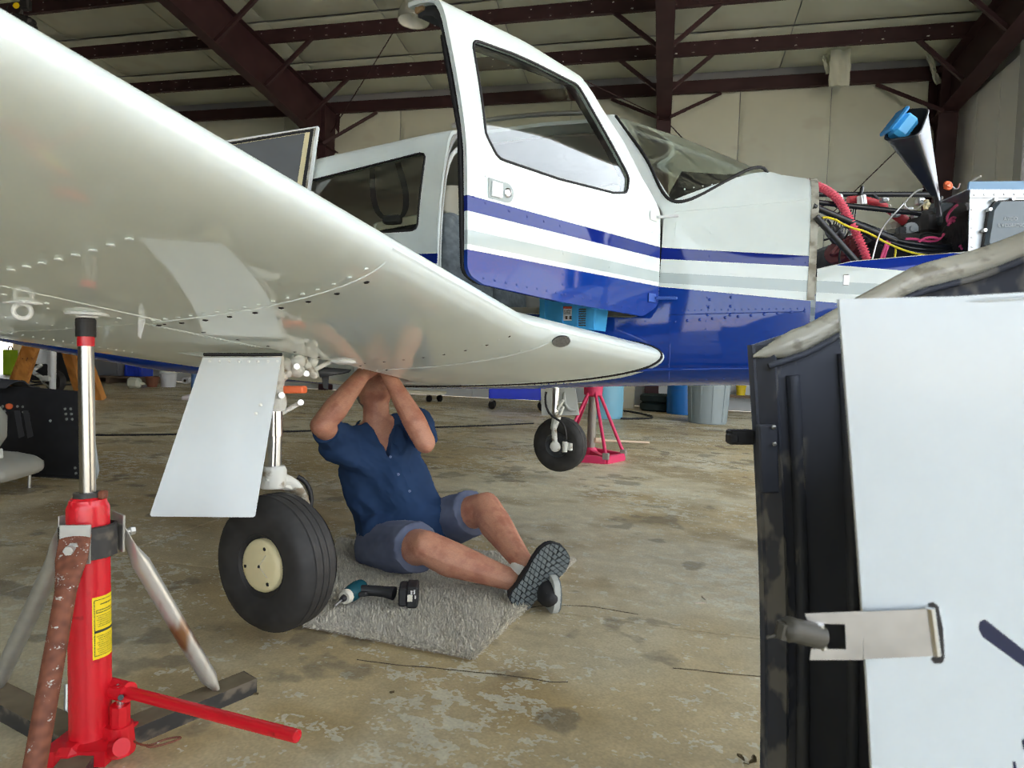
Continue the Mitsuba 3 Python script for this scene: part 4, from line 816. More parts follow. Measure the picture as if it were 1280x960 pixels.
add(jk, 'ram', lathe([(0, H(625)), (.0158, H(625)), (.0158, H(432)), (0, H(432))], JB, JA, 36), 'ram_chrome', 40)
M('ram_chrome', (.50, .49, .455), rough=.24, metal=1.)
add(jk, 'red_band', lathe([(0, H(433)), (.0168, H(433)), (.0168, H(420)), (0, H(420))], JB, JA, 32), 'jack_red', 40)
add(jk, 'rubber_cap', lathe([(0, H(421)), (.0195, H(421)), (.020, H(419)), (.020, H(400)), (.0185, H(398)), (0, H(397))], JB, JA, 32), 'black_rubber', 40)
hz = H(675); add(jk, 'leg_ring', lathe([(.0455, hz - .034), (.056, hz - .034), (.056, hz + .034), (.050, hz + .036), (.050, hz - .03)], JB, JA, 40), 'black_steel', 30)
# base casting and pump
ang = lambda a: V(math.cos(a), math.sin(a), 0)
bs = add(jk, 'base_casting', cat([hull([J(z, .07 * sx, .062 * sy) for sx in (-1, 1) for sy in (-1, 1) for z in (.012, .045)] + [J(.05, .05 * math.cos(a), .05 * math.sin(a)) for a in np.linspace(0, 6.2, 16)])]), 'jack_red', 30)
pump = at(150, 905, 1.43); pz = lambda h: V(pump[0], pump[1], h)
add(bs, 'pump_body', cat([hull([pz(.012) + s * ang(a) * .032 for s in (1,) for a in np.linspace(0, 6.2, 14)] + [pz(.075) + ang(a) * .026 for a in np.linspace(0, 6.2, 14)] + [J(.02, 0, 0), J(.06, 0, 0)]), lathe([(0, 0), (.02, 0), (.02, .05), (0, .05)], pz(.07), V(0, 0, 1), 8)]), 'jack_red', 30)
add(bs, 'pump_piston', cyl(pz(.11), pz(.165), .008, n=14), 'chrome', 40)
add(bs, 'release_valve', cat([cyl(at(140, 938, 1.40), at(152, 934, 1.37), .018, n=18), obox(at(75 + 12, 945, 1.38), RGT, UPV, FWD, .05, .05, .05, .012)]), 'jack_red', 30)
ha, hb_ = at(140, 860, 1.45), at(371, 920, 1.24)
add(jk, 'pump_handle', cat([tube([ha, hb_], .0125, 20), torus(hb_, hb_ - ha, .0105, .0022, 20, 8)]), 'jack_red', 40)
add(jk, 'handle_socket', cat([tube([ha - unit(hb_ - ha) * .05, ha + unit(hb_ - ha) * .055], .0215, 22), hull([ha + V(0, 0, -.005) + unit(hb_ - ha) * k + jx * s for k in (-.02, .04) for s in (-.016, .016)] + [pz(.165) + jx * s + jy * q for s in (-.014, .014) for q in (-.01, .01)])]), 'jack_red', 30)
add(jk, 'handle_pin', cyl(at(151, 872, 1.40), at(151, 872, 1.46), .006, n=10), 'black_steel', 40)
# legs on steel channels
feet = [at(268, 884, 1.43 * 1.16), at(-6, 903, 1.62), at(30, 1052, 1.16)]
def leg(p_top, p_foot, flat, mat, r=.0195):
    d = unit(p_foot - p_top); x, y, _ = frame(d, flat); secs = []
    for k, (a, b) in zip((0, .07, .10, .22, .5, .93, 1.), ((.031, .0035), (.031, .0035), (.031, .004), (r, r), (r, r), (r, r), (.021, .008))):
        an = np.linspace(0, 2 * np.pi, 20, endpoint=False); bend = -.0 if k > .09 else 0
        secs.append(p_top + (p_foot - p_top) * k + a * np.cos(an)[:, None] * x + b * np.sin(an)[:, None] * y)
    return loft(secs)
outs = []
for i, f in enumerate(feet):
    h = f - JB; h[2] = 0; o = unit(h); outs.append(o)
    tpt = JB + JA * (hz + .028) + o * .060; base = V(f[0], f[1], .043)
    side = np.cross(V(0, 0, 1), o)
    lk = add(jk, 'leg', leg(tpt, base, o, ('rusty_streak', 'galv', 'rusty')[i]), ('rusty_streak', 'galv', 'rusty')[i], 50)
    nh = JB + JA * (hz + .004) + o * .060
    add(lk, 'leg_bolt', cat([cyl(nh, nh + o * .014, .012, n=6), cyl(nh, nh + o * .034, .0065, n=12), cyl(nh + o * .026, nh + o * .036, .010, n=6)]), 'galv', False)
    add(lk, 'leg_tab', obox(tpt + V(0, 0, -.02) + o * .002, side, V(0, 0, 1), o, .060, .085, .005, .001), 'galv', 30)
    e = JB + o * (np.linalg.norm(h) + .10); sd = side * .032
    ck = add(jk, 'base_channel', cat([hull([q + s * sd + V(0, 0, z) for q in (JB + o * .02, e) for s in (-1, 1) for z in (.036, .040)]), hull([q + s * sd + V(0, 0, z) for q in (JB + o * .02, e) for s in (.88, 1) for z in (0, .040)]), hull([q + s * sd + V(0, 0, z) for q in (JB + o * .02, e) for s in (-1, -.88) for z in (0, .040)])]), 'black_steel', False)
    add(ck, 'dusty_top', hull([q + s * sd * .97 + V(0, 0, z) for q in (JB + o * .02, e - o * .004) for s in (-1, 1) for z in (.0395, .0408)]), 'channel_top', False)
add(jk, 'wire_scrap', tube(curve([at(168, 916, 1.42), at(176, 922, 1.41), at(190, 921, 1.41), at(206, 914, 1.43), at(226, 915, 1.44), at(212, 919, 1.42), at(185, 921, 1.41)], 40) * [1, 1, 0] + V(0, 0, .043), .0022, 6), 'rusty', 40)
add(jk, 'spring_rod', tube([at(84, 855, 1.56), at(83, 935, 1.52)], .0065, 10), 'galv', 40)
# warning label wrapped on the cylinder
def wrap(a0, a1, h0, h1, r, n=16):
    c0 = math.atan2((EYE - JB) @ jy, (EYE - JB) @ jx)
    P = np.array([[J(h, r * math.cos(c0 + a), r * math.sin(c0 + a)) for h in (h0, h1)] for a in np.linspace(a0, a1, n)]); return grid(P)
sgn = 1 if J(0, math.cos(math.atan2((EYE - JB) @ jy, (EYE - JB) @ jx) + .8), math.sin(math.atan2((EYE - JB) @ jy, (EYE - JB) @ jx) + .8)) @ RGT > JB @ RGT else -1
W_ = lambda a0, a1, y0, y1, r: wrap(sgn * a0, sgn * a1, H(y1), H(y0), r)
lb = add(cyk, 'warning_label', W_(.12, 1.65, 742, 818, .0419), 'label_yellow', True, label='yellow warning label with black border')
add(lb, 'label_print', cat([W_(.20, .235, 746, 814, .0421), W_(.22, 1.6, 783, 786, .0421), W_(.22, 1.6, 745.4, 746.2, .0421), W_(.22, 1.6, 813.6, 814.4, .0421), W_(.30, 1.6, 758, 759, .0421), W_(.30, 1.6, 761, 762, .0421), W_(.30, .33, 758, 762, .0421)] + [W_(.32 + .05 * (k % 2), 1.5, 765 + 2.6 * k, 765.7 + 2.6 * k, .0421) for k in range(6)] + [W_(.32 + .05 * (k % 3), 1.5, 790 + 2.6 * k, 790.7 + 2.6 * k, .0421) for k in range(9)] + [W_(.5, 1.3, 751, 752.2, .0421)]), 'label_black', True)

# far jack by the left wheel
M('jack_pink', (.62, .035, .12), rough=.4)
M('dull_steel', (.30, .29, .26), rough=.45, metal=.5)
j2 = thing('wing_jack', 'small red tripod jack with a slim grey column beyond the left main wheel', 'jack', 'tripod jacks holding the aeroplane')
c0 = at(738, 571, 6.34); c0[2] = 0; tp = at(738, 478, 6.34); tp[0], tp[1] = c0[0], c0[1]
add(j2, 'column', lathe([(0, .04), (.048, .04), (.048, .07), (.042, .08), (.042, tp[2] - .05), (.03, tp[2] - .04), (.03, tp[2] + .12), (0, tp[2] + .12)], c0, V(0, 0, 1), 24), 'dull_steel', 40)
add(j2, 'top_collar', lathe([(.04, tp[2] - .14), (.09, tp[2] - .12), (.095, tp[2] - .03), (.05, tp[2] - .02)], c0, V(0, 0, 1), 20), 'jack_pink', 30)
fts = [at(779, 573, 6.15), at(757, 579, 5.87), at(700, 578, 6.0), at(712, 562, 6.75)]
for f in fts:
    f = V(f[0], f[1], .07); add(j2, 'leg', cyl(V(c0[0], c0[1], tp[2] - .06) + .05 * unit(f - c0) * [1, 1, 0], f, .016, n=12), 'jack_pink', 40)
    add(j2, 'foot_clevis', box(f + V(-.03, -.03, -.03), f + V(.03, .03, .03), .006), 'dull_steel', 30)
for a, b in ((fts[0], fts[1]), (fts[1], fts[2]), (fts[2], fts[3]), (fts[3], fts[0]), (fts[1], c0)):
    a, b = V(a[0], a[1], .025), V(b[0], b[1], .025); add(j2, 'base_channel', bar(a, b, .05, .085, (0, 0, 1), .004), 'jack_pink', 30)
add(j2, 'pump_base', lathe([(0, 0), (.07, 0), (.07, .05), (.05, .09), (0, .09)], c0, V(0, 0, 1), 20), 'jack_pink', 30)
hs, he = at(742, 550, 6.3), at(811, 553, 7.5); he[2] = .015
add(j2, 'pump_handle', cat([cyl(hs, he, .013, n=10), cyl(hs, hs + (he - hs) * .12, .028, n=10)]), 'wood_pale', 40)
M('wood_pale', (.48, .38, .27), rough=.7)

# ------------------------------------------------------------------ carpet remnant with a cordless impact driver
M('carpet_back', (.26, .23, .18), rough=.95)
def f_pile(p, n, uv): return mix((.80, .765, .66), (.38, .355, .295), noise(p.x * 230, p.y * 230, 3.)) * (.80 + .4 * fbm(p.x * 7, p.y * 7, 1., 3))
M('carpet_pile', proc(f_pile), rough=.95, spec=.1)
ck = thing('carpet_remnant', 'beige shag carpet remnant on the floor under the seated mechanic', 'carpet')
cq = [V(.665, -1.462, 0), V(.06, -1.50, 0), V(-.34, -.62, 0), V(.74, -.44, 0)]
cq = [at(590, 822, 1.955), at(384, 786, 2.14), at(425, 672, 3.1), at(716, 700, 2.92)]; cq = [V(p[0], p[1], 0) for p in cq]
add(ck, 'backing', hull([p + V(0, 0, z) for p in cq for z in (0, .010)]), 'carpet_back', False)
rg = np.random.default_rng(2)
def tufts(n, h):
    a, b = rg.random(n), rg.random(n); k = rg.random(n) < .12; a = np.where(k, np.where(rg.random(n) < .5, rg.random(n) * .015, 1 - rg.random(n) * .015), a); k2 = rg.random(n) < .10; b = np.where(k2, np.where(rg.random(n) < .5, rg.random(n) * .015, 1 - rg.random(n) * .015), b)
    P = ((1 - a) * (1 - b))[:, None] * cq[0] + (a * (1 - b))[:, None] * cq[1] + (a * b)[:, None] * cq[2] + ((1 - a) * b)[:, None] * cq[3] + V(0, 0, .009)
    out = (P - np.mean(cq, 0)) * [1, 1, 0]; out /= np.linalg.norm(out, axis=1, keepdims=True); edge = np.minimum(np.minimum(a, 1 - a), np.minimum(b, 1 - b)) < .012
    d = rg.normal(0, .55, (n, 3)); d[:, 2] = 1.; d += out * edge[:, None] * 1.2; d /= np.linalg.norm(d, axis=1, keepdims=True)
    hh = h * rg.uniform(.6, 1.15, n)[:, None]; sd = np.cross(d, rg.normal(0, 1, (n, 3))); sd /= np.linalg.norm(sd, axis=1, keepdims=True); sd2 = np.cross(d, sd); w = .0021
    bend = rg.normal(0, .006, (n, 3)); m_ = P + d * hh * .55 + bend * .4; t_ = P + d * hh + bend
    v = np.stack([P + sd * w, P - sd * w * .5 + sd2 * w, P - sd * w * .5 - sd2 * w, m_ + sd * w * 1.3, m_ - sd * w * .65 + sd2 * w * 1.1, m_ - sd * w * .65 - sd2 * w * 1.1, t_], 1).reshape(-1, 3)
    f0 = np.array([[0, 1, 4], [0, 4, 3], [1, 2, 5], [1, 5, 4], [2, 0, 3], [2, 3, 5], [3, 4, 6], [4, 5, 6], [5, 3, 6]])
    return trimesh.Trimesh(v, (f0[None] + 7 * np.arange(n)[:, None, None]).reshape(-1, 3), process=False)
add(ck, 'pile', tufts(70000, .021), 'carpet_pile', False, kind='stuff')
CZ = .026                                                # top of the pile
M('tool_teal', (.006, .075, .10), rough=.4); M('tool_black', (.018, .019, .021), rough=.5); M('tool_white', (.70, .68, .58), rough=.4); M('tool_print', (.6, .6, .6), rough=.5)
dk2 = thing('impact_driver', 'teal and black cordless impact driver lying on the carpet beside the tyre', 'impact driver')
def onc(x, y, z):
    r = at(x, y, 1.) - EYE; return EYE + r * ((z - EYE[2]) / r[2])
hd_, nose = onc(440, 741, .071), onc(429, 752, .064); bat = onc(500, 742, .069); hdir = unit((hd_ - nose) * [1, 1, .0]); 
hdir = unit(RGT * .25 + V(-.35, .94, 0) * .9); hdir[2] = 0; hdir = unit(hdir)
add(dk2, 'motor_housing', lathe([(0, -.02), (.020, -.018), (.027, -.005), (.030, .02), (.031, .06), (.027, .085), (.018, .10), (0, .104)], hd_ - hdir * .02, hdir, 28), 'tool_teal', 40)
nz = hd_ - hdir * .045
add(dk2, 'nose_ring', lathe([(.010, -.008), (.021, -.008), (.025, .0), (.026, .012), (.020, .02), (.0, .02)], nz, hdir, 28), 'tool_white', 40)
add(dk2, 'chuck', lathe([(0, -.022), (.0085, -.022), (.011, -.012), (.012, .0), (0, .0)], nz - hdir * .004, hdir, 20), 'tool_black', 40)
add(dk2, 'driver_bit', cyl(nz - hdir * .02, nz - hdir * .068 - V(0, 0, .006), .0034, n=6), 'alu', False)
gp = curve([hd_ + hdir * .02, hd_ + hdir * .02 + (bat - hd_) * .35 + V(0, 0, .002), bat - unit(bat - hd_) * .02], 10)
add(dk2, 'handle', cat([tube(gp, [.024, .0215, .02, .019, .0185, .0185, .019, .02, .022, .024], 16)]), 'tool_black', 40)
gd_ = unit((bat - hd_) * [1, 1, 0]); gs = np.cross(V(0, 0, 1), gd_)
add(dk2, 'trigger', obox(hd_ + gd_ * .045 - hdir * .012, gd_, hdir, V(0, 0, 1), .03, .018, .016, .004), 'tool_black', 30)
bk = add(dk2, 'battery', cat([obox(bat + gd_ * .012, gd_, gs, V(0, 0, 1), .030, .085, .066, .006), obox(bat + gd_ * .045, gd_, gs, V(0, 0, 1), .042, .088, .076, .007)]), 'tool_black', 30)
bf = bat + gd_ * .040 - gs * .0442
add(bk, 'battery_label', obox(bf + gd_ * -.002, gd_, V(0, 0, 1), -gs, .018, .024, .001), 'tool_white', False)
for x, z, w, h in ((.003, .020, .006, .014), (.013, .022, .006, .016), (.017, .004, .006, .012)): add(bk, 'battery_print', obox(bf + gd_ * x + V(0, 0, z), gd_, V(0, 0, 1), -gs, w, h, .0008), 'tool_print', False)

# ------------------------------------------------------------------ engine cowling standing in the right foreground
M('cowl_white', (.62, .69, .735), rough=.18, coat=.6)
def f_soot(p, n, uv):
    a = fbm(p.x * 10, p.y * 10, p.z * 3, 4); b = smoothstep(.50, .62, fbm(p.x * 26, p.y * 26, p.z * 12, 4)) * smoothstep(.45, .6, noise(p.x * 9 + p.y * 9, p.z * 2))
    return mix(mix((.045, .055, .085), (.11, .12, .145), a), (.30, .29, .26), b * .7)
M('soot', proc(f_soot), rough=.55, bump=proc(lambda p, n, uv: .002 * fbm(p.x * 40, p.y * 40, p.z * 18, 3), 2e-3))
M('rim_paint', proc(lambda p, n, uv: mix((.62, .60, .50), (.26, .23, .16), smoothstep(.55, .72, fbm(p.x * 30, p.y * 30, p.z * 30, 4)) * .7)), rough=.25, coat=.5)
M('latch_steel', proc(lambda p, n, uv: mi.Color3f(.58, .57, .56) * (.8 + .35 * fbm(p.x * 40, p.y * 40, p.z * 40, 3))), rough=.36, metal=.85)
G0 = lambda l, d, z: V(EYE[0], EYE[1], 0) + _R0 * l + _F0 * d + V(0, 0, z)
cw = thing('engine_cowling', 'white engine cowling shell standing on end in the right foreground with its dark inside showing', 'cowling')
path = np.array([(.283, .562), (.315, .555), (.40, .540), (.52, .525), (.66, .535), (.80, .575), (.90, .65), (.955, .76), (.96, .88), (.92, 1.0), (.84, 1.09), (.72, 1.15), (.60, 1.185), (.50, 1.20), (.445, 1.205)])
cpth = curve(np.column_stack([path, path[:, 0] * 0]), 70)[:, :2]
ztop = np.interp(np.arange(70) / 69, [0, .06, .12, .2, .32, .5, .62, .70, .76, .82, .88, .94, 1.], [.984, .988, .996, 1.012, 1.03, 1.09, 1.17, 1.17, 1.135, 1.11, 1.055, 1.0, .965])
def cowl(t, zlo, inset=0.):
    c = cpth.mean(0); tan = np.gradient(cpth, axis=0); nr = np.column_stack([tan[:, 1], -tan[:, 0]]); nr /= np.linalg.norm(nr, axis=1, keepdims=True)
    nr *= np.sign(((cpth - c) * nr).sum(1))[:, None]
    rows = []
    for k in np.linspace(0, 1, 26):
        z = zlo + (ztop - zlo) * k; q = cpth - nr * t; l = q[:, 0] + np.interp(np.arange(len(q)), [0, 40, 70], [.100, .075, .075]) * (.98 - z) + .012 * np.sin(np.pi * k)
        rows.append(np.column_stack([l, q[:, 1], z]))
    P = np.array(rows); return EYE * [1, 1, 0] + P[..., :1] * _R0 + P[..., 1:2] * _F0 + P[..., 2:] * V(0, 0, 1)
Po, Pi = cowl(0, 0.0), cowl(.006, 0.0)
slot = None
def sheetpair(P, Q, flip):
    a, b = grid(P), grid(Q); rm = lambda A: np.vstack([A[0, :], A[1:, -1], A[-1, -2::-1], A[-2:0:-1, 0]])
    return cat([a, b, grid(np.stack([rm(P), rm(Q)]), True)])
add(cw, 'outer_skin', grid(Po), 'cowl_white', True)
add(cw, 'inner_skin', cat([grid(Pi)]), 'soot', True)
# thin edges, lips and ribs
nL = 26
edge_near = [Po[:, 0], Pi[:, 0]]; edge_far = [Po[:, -1], Pi[:, -1]]
add(cw, 'near_edge', grid(np.array(edge_near)), 'cowl_white', True)
def lip(rows, r, mat, name): return add(cw, name, tube(rows, r, 8), mat, True)
far_lip = np.array([Po[:, -1] * .5 + Pi[:, -1] * .5 + _F0 * -.004 + _R0 * .002])[0]
add(cw, 'far_flange', loft([np.array([p + _R0 * -.006 + _F0 * .004, p + _R0 * .030 + _F0 * -.03, p + _R0 * .036 + _F0 * -.026, p + _R0 * .0 + _F0 * .012]) for p in Po[:, -1]]), 'soot', 30)
tp_ = Po[-1]; ti = Pi[-1]; c_ = tp_.mean(0)
jn, jf = 0, 70
def toprim(j0, j1, w, h, mat, name):
    secs = []
    for j in range(j0, j1):
        o = unit((ti[j] - tp_[j]) * [1, 1, 0]); p = tp_[j]
        an = np.linspace(0, 2 * np.pi, 12, endpoint=False)
        k = min(1, (j - j0 + .3) / 5, (j1 - 1 - j + .3) / 3)
        secs.append(p + o * (w * .5) - V(0, 0, h * .45) + (w * .55 * k) * np.cos(an)[:, None] * o + (h * .55 * k) * np.sin(an)[:, None] * V(0, 0, 1))
    return add(cw, name, loft(secs), mat, 40)
toprim(40, 70, .035, .046, 'rim_paint', 'top_lip')
toprim(0, 40, .02, .010, 'cowl_white', 'near_lip')
ins = [ti[j] + unit((ti[j] - tp_[j]) * [1, 1, 0]) * .034 - V(0, 0, .047) for j in range(44, 69)]
add(cw, 'lip_return', tube(ins, .006, 6), 'soot', True)
for j, r in ((66, .012), (62, .010), (57, .014)):
    q = Pi[1:-2, j] + unit((Pi[5, j] - Po[5, j])) * .006; add(cw, 'stiffener', tube(q, r, 8), 'soot', True)
def inface(x, y, d): return at(x, y, d)
add(cw, 'latch_bracket', obox(at(959, 573, 1.17), RGT, unit(UPV - .03 * RGT), FWD, .034, .125, .02, .003), 'soot', 30)
add(cw, 'catch_clip', cat([obox(at(925, 546, 1.21), RGT, UPV, FWD, .045, .028, .03, .003), obox(at(915, 548, 1.20), RGT, UPV, FWD, .018, .018, .026, .003)]), 'black_rubber', 30)
for x, y in ((967, 534), (968, 555)): add(cw, 'bracket_rivet', disc(at(x, y, 1.155), -FWD, .004, .003, 10), 'alu', 40)
# over-centre latch on the near wall, its slot, and strokes of the painted registration
def near(x, y, off=.0):
    """a point of the near wall, off metres in front of it"""
    o, d = EYE, at(x, y, 1.) - EYE
    p0 = Po[14, 4]; tu = unit(Po[14, 7] - Po[14, 1]); tv = unit(Po[17, 4] - Po[11, 4]); n_ = unit(np.cross(tu, tv)); n_ = n_ if n_ @ FWD < 0 else -n_
    p0 = p0 + n_ * off; return o + d * (((p0 - o) @ n_) / (d @ n_)), n_, tu, tv
pn, NN, NU, NV = near(1100, 790)
lt = add(cw, 'latch_plate', cat([hull([near(x, y, o)[0] for x, y in ((1078, 765), (1166, 761), (1172, 820), (1080, 824)) for o in (.004, .0065)]), hull([near(x, y, o)[0] for x, y in ((1006, 767), (1078, 764), (1078, 781), (1010, 779)) for o in (.004, .0065)]), hull([near(x, y, o)[0] for x, y in ((1014, 811), (1078, 812), (1079, 825), (1012, 825)) for o in (.004, .0065)]), hull([near(x, y, o)[0] for x, y in ((1056, 770), (1079, 770), (1079, 820), (1058, 820)) for o in (.004, .0065)])]), 'latch_steel', 30)
add(cw, 'latch_bend', tube([near(1163, 760, .006)[0], near(1171, 819, .006)[0]], .0035, 8), 'chrome', 40)
add(cw, 'latch_hook', cat([tube(curve([near(1026, 796, .006)[0], near(1006, 791, .012)[0], near(985, 786, .018)[0], near(978, 785, .020)[0]], 12), [.0105] * 9 + [.0115, .010, .007], 14), tube([near(980, 778, .02)[0], near(976, 797, .02)[0]], .006, 8), tube([near(978, 792, .02)[0], near(958, 797, .022)[0]], .0016, 6)]), 'latch_brass', 40)
M('latch_brass', (.06, .057, .046), rough=.5)
add(cw, 'latch_pin', tube([near(1026, 781, .009)[0], near(1030, 812, .009)[0]], .003, 8), 'chrome', 40)
sl = [near(x, y, .0)[0] for x, y in ((1160, 754), (1166, 752), (1172, 757), (1178, 785), (1180, 822), (1177, 828), (1168, 829), (1163, 823), (1172, 818), (1170, 790), (1164, 762), (1160, 762))]
add(cw, 'latch_slot', prism([((p - sl[0]) @ NU, (p - sl[0]) @ np.cross(NN, NU)) for p in sl], .0012, mat4(NU, np.cross(NN, NU), NN, sl[0])), 'black_rubber', False)
for q in (((1224, 777), (1231, 774), (1283, 815), (1283, 836), (1228, 796), (1223, 786)), ((1277, 926), (1284, 920), (1290, 920), (1290, 942), (1280, 938)), ((1266, 952), (1269, 952), (1272, 965), (1267, 965))):
    sl = [near(x, y, .0)[0] for x, y in q]
    add(cw, 'painted_letter_stroke', prism([((p - sl[0]) @ NU, (p - sl[0]) @ np.cross(NN, NU)) for p in sl], .0006, mat4(NU, np.cross(NN, NU), NN, sl[0])), 'letter_navy', False)
M('letter_navy', (.012, .018, .06), rough=.35)
# ------------------------------------------------------------------ people
M('skin', proc(lambda p, n, uv: mix((.50, .245, .160), (.40, .165, .108), smoothstep(.40, .75, fbm(p.x * 22, p.y * 22, p.z * 22, 4))) * (.92 + .16 * noise(p.x * 260, p.y * 260, p.z * 260))), rough=.48, spec=.4,
  bump=proc(lambda p, n, uv: .0012 * fbm(p.x * 70, p.y * 70, p.z * 70, 3), 1e-3))
M('shirt_navy', proc(lambda p, n, uv: mix((.013, .034, .090), (.031, .066, .150), fbm(p.x * 9, p.y * 9, p.z * 9, 4))), rough=.85, spec=.2,
  bump=proc(lambda p, n, uv: .010 * fbm(p.x * 13, p.y * 13, p.z * 6, 3), 3e-3))
M('shorts_slate', proc(lambda p, n, uv: mix((.075, .092, .155), (.165, .19, .265), fbm(p.x * 16, p.y * 16, p.z * 16, 4))), rough=.9, spec=.2,
  bump=proc(lambda p, n, uv: .008 * fbm(p.x * 18, p.y * 18, p.z * 18, 3), 3e-3))
M('shoe_black', (.022, .023, .026), rough=.7); M('sole_grey', proc(lambda p, n, uv: mix((.095, .115, .122), (.16, .185, .19), fbm(p.x * 40, p.y * 40, p.z * 40, 3))), rough=.8)
M('sole_dark', (.018, .022, .025), rough=.8); M('midsole', (.42, .44, .42), rough=.7); M('sock', (.66, .65, .60), rough=.95); M('hair_grey', (.20, .18, .16), rough=.9)
M('button', (.12, .17, .30), rough=.3); M('jeans', proc(lambda p, n, uv: mix((.05, .12, .28), (.12, .22, .42), fbm(p.x * 14, p.y * 14, p.z * 14, 3))), rough=.9); M('eye_white', (.7, .7, .68), rough=.2); M('eye_dark', (.03, .025, .02), rough=.2)
def ball(c, r, k=20):
    s = m3.Manifold.sphere(1., k)
    r = np.broadcast_to(r, (3,)); return s.scale(tuple(float(x) for x in r)).translate(tuple(float(x) for x in c))
def bone(*js): return m3.Manifold.batch_hull([ball(c, r) for c, r in js])
def flesh(bones, res=.012, it=8, amp=0., freq=20, seed=0):
    m = m3.Manifold.batch_boolean(bones, m3.OpType.Add)
    t = tm(m.refine_to_length(res)); t.merge_vertices(); t = trimesh.Trimesh(t.vertices, t.faces)
    trimesh.smoothing.filter_taubin(t, lamb=.5, nu=.52, iterations=it)
    if amp:
        nn = meshkit.arrays(t, True)[2]; t.vertices = t.vertices + nn * (amp * (meshkit.fbm(np.array(t.vertices) * freq, 3, seed) - .5))[:, None]
    return t
def hand_bones(wr, palm_dir, side, nrm, s=1., curl=.5, up=None):
    """palm and five separate fingers; palm_dir: wrist to knuckles, side: towards the thumb, nrm: out of the back of the hand"""
    d, sd = unit(palm_dir), unit(side); n_ = unit(nrm); k = wr + d * .085 * s; out = []
    out.append(m3.Manifold.batch_hull([ball(wr + sd * .018 * s, .019 * s), ball(wr - sd * .018 * s, .018 * s), ball(k + sd * .030 * s, .0145 * s), ball(k - sd * .032 * s, .013 * s)]))
    for j, (o, L_) in enumerate(((.030, .070), (.010, .078), (-.011, .072), (-.032, .056))):
        a = k + sd * o * s; q = [a]; dd = d
        for seg, c in ((.45, .5), (.31, .85), (.24, .7)):
            ang_ = c * curl * (1 + .12 * j); dd = unit(dd * math.cos(ang_) - n_ * math.sin(ang_)); q.append(q[-1] + dd * L_ * seg * s)
        rr = [.0098, .0090, .0082, .0072]
        for i in range(3): out.append(bone((q[i], rr[i] * s), (q[i + 1], rr[i + 1] * s)))
    t0 = wr + d * .022 * s + sd * .024 * s; t1 = t0 + unit(d * .6 + sd * .8 - n_ * .3) * .042 * s; t2 = t1 + unit(d * .85 + sd * .3 - n_ * .4) * .034 * s; t3 = t2 + unit(d * .9 - sd * .1 - n_ * .4) * .026 * s
    out += [bone((t0, .0145 * s), (t1, .0115 * s)), bone((t1, .0112 * s), (t2, .0098 * s)), bone((t2, .0096 * s), (t3, .0076 * s))]
    return out
pm = thing('person', 'seated man in navy work shirt and shorts, both arms reaching up under the wing', 'person')
# joints (right side of the body is at the left of the picture)
PEL = at(508, 676, 2.88); RH, LH = at(484, 684, 2.80), at(540, 660, 2.98)
RK, LK = at(533, 684, 2.47), at(607, 634, 2.74); RA, LA = at(640, 725, 2.43), at(654, 704, 2.46)
CH = at(487, 588, 2.90); RS, LS = at(432, 556, 2.80), at(520, 528, 3.00)
NB = at(470, 535, 2.90); HC = at(468, 486, 2.90); RE, LE_ = at(402, 532, 2.52), at(531, 553, 2.70)
RW, LW = at(455, 466, 2.66), at(486, 470, 2.72)
fwdp = unit(np.cross(RS - LS, NB - PEL)); fwdp = fwdp if fwdp @ -FWD > 0 else -fwdp
gaze = unit(V(0, 0, 1) * .75 + fwdp * .55 + RGT * .1); hup = unit(V(0, 0, 1) * .6 - fwdp * .75); hup = unit(hup - gaze * (hup @ gaze)); hrt = np.cross(gaze, hup)
hd = [m3.Manifold.batch_hull([ball(HC + hup * .035 - gaze * .015, (.078, .085, .080)), ball(HC + hup * .02 + gaze * .045, .062), ball(HC - hup * .07 + gaze * .055, .034), ball(HC - hup * .03 - gaze * .03, .066), ball(HC - hup * .045 + gaze * .02 + hrt * .045, .026), ball(HC - hup * .045 + gaze * .02 - hrt * .045, .026)]),
      bone((HC - hup * .045 - gaze * .015, .056), (NB + V(0, 0, .01), .060), (NB - V(0, 0, .05) + fwdp * .01, .062)),
      bone((HC + gaze * .100 + hup * .028, .010), (HC + gaze * .118 - hup * .012, .013)), bone((HC + gaze * .118 - hup * .012, .013), (HC + gaze * .098 - hup * .018 + hrt * .012, .009)), bone((HC + gaze * .118 - hup * .012, .013), (HC + gaze * .098 - hup * .018 - hrt * .012, .009)),
      bone((HC + gaze * .092 - hup * .042 + hrt * .018, .0085), (HC + gaze * .100 - hup * .040, .009), (HC + gaze * .092 - hup * .042 - hrt * .018, .0085)), bone((HC + gaze * .090 - hup * .056 + hrt * .015, .009), (HC + gaze * .097 - hup * .056, .010), (HC + gaze * .090 - hup * .056 - hrt * .015, .009)),
      bone((HC + gaze * .088 + hup * .048 + hrt * .04, .012), (HC + gaze * .098 + hup * .046, .011), (HC + gaze * .088 + hup * .048 - hrt * .04, .012)), ball(HC - hup * .083 + gaze * .078, .024)]
for s in (-1, 1): hd.append(m3.Manifold.batch_hull([ball(HC + hrt * s * .078 + hup * .02 - gaze * .012, (.008, .012, .012)), ball(HC + hrt * s * .086 + hup * .005 - gaze * .022, .012), ball(HC + hrt * s * .080 - hup * .024 - gaze * .006, .008)]))
mus = lambda a, b, k, o: a + (b - a) * k + o
arm = lambda s, e, w, o: [bone((s, .056), (mus(s, e, .45, 0), .054), (e, .044)), bone((e, .045), (mus(e, w, .30, o * .008), .050), (w, .030)), bone((mus(e, w, .3, o * .008), .050), (mus(e, w, .62, 0), .040), (w, .029)), ball(e - unit((s + w) / 2 - e) * .014, .036)]
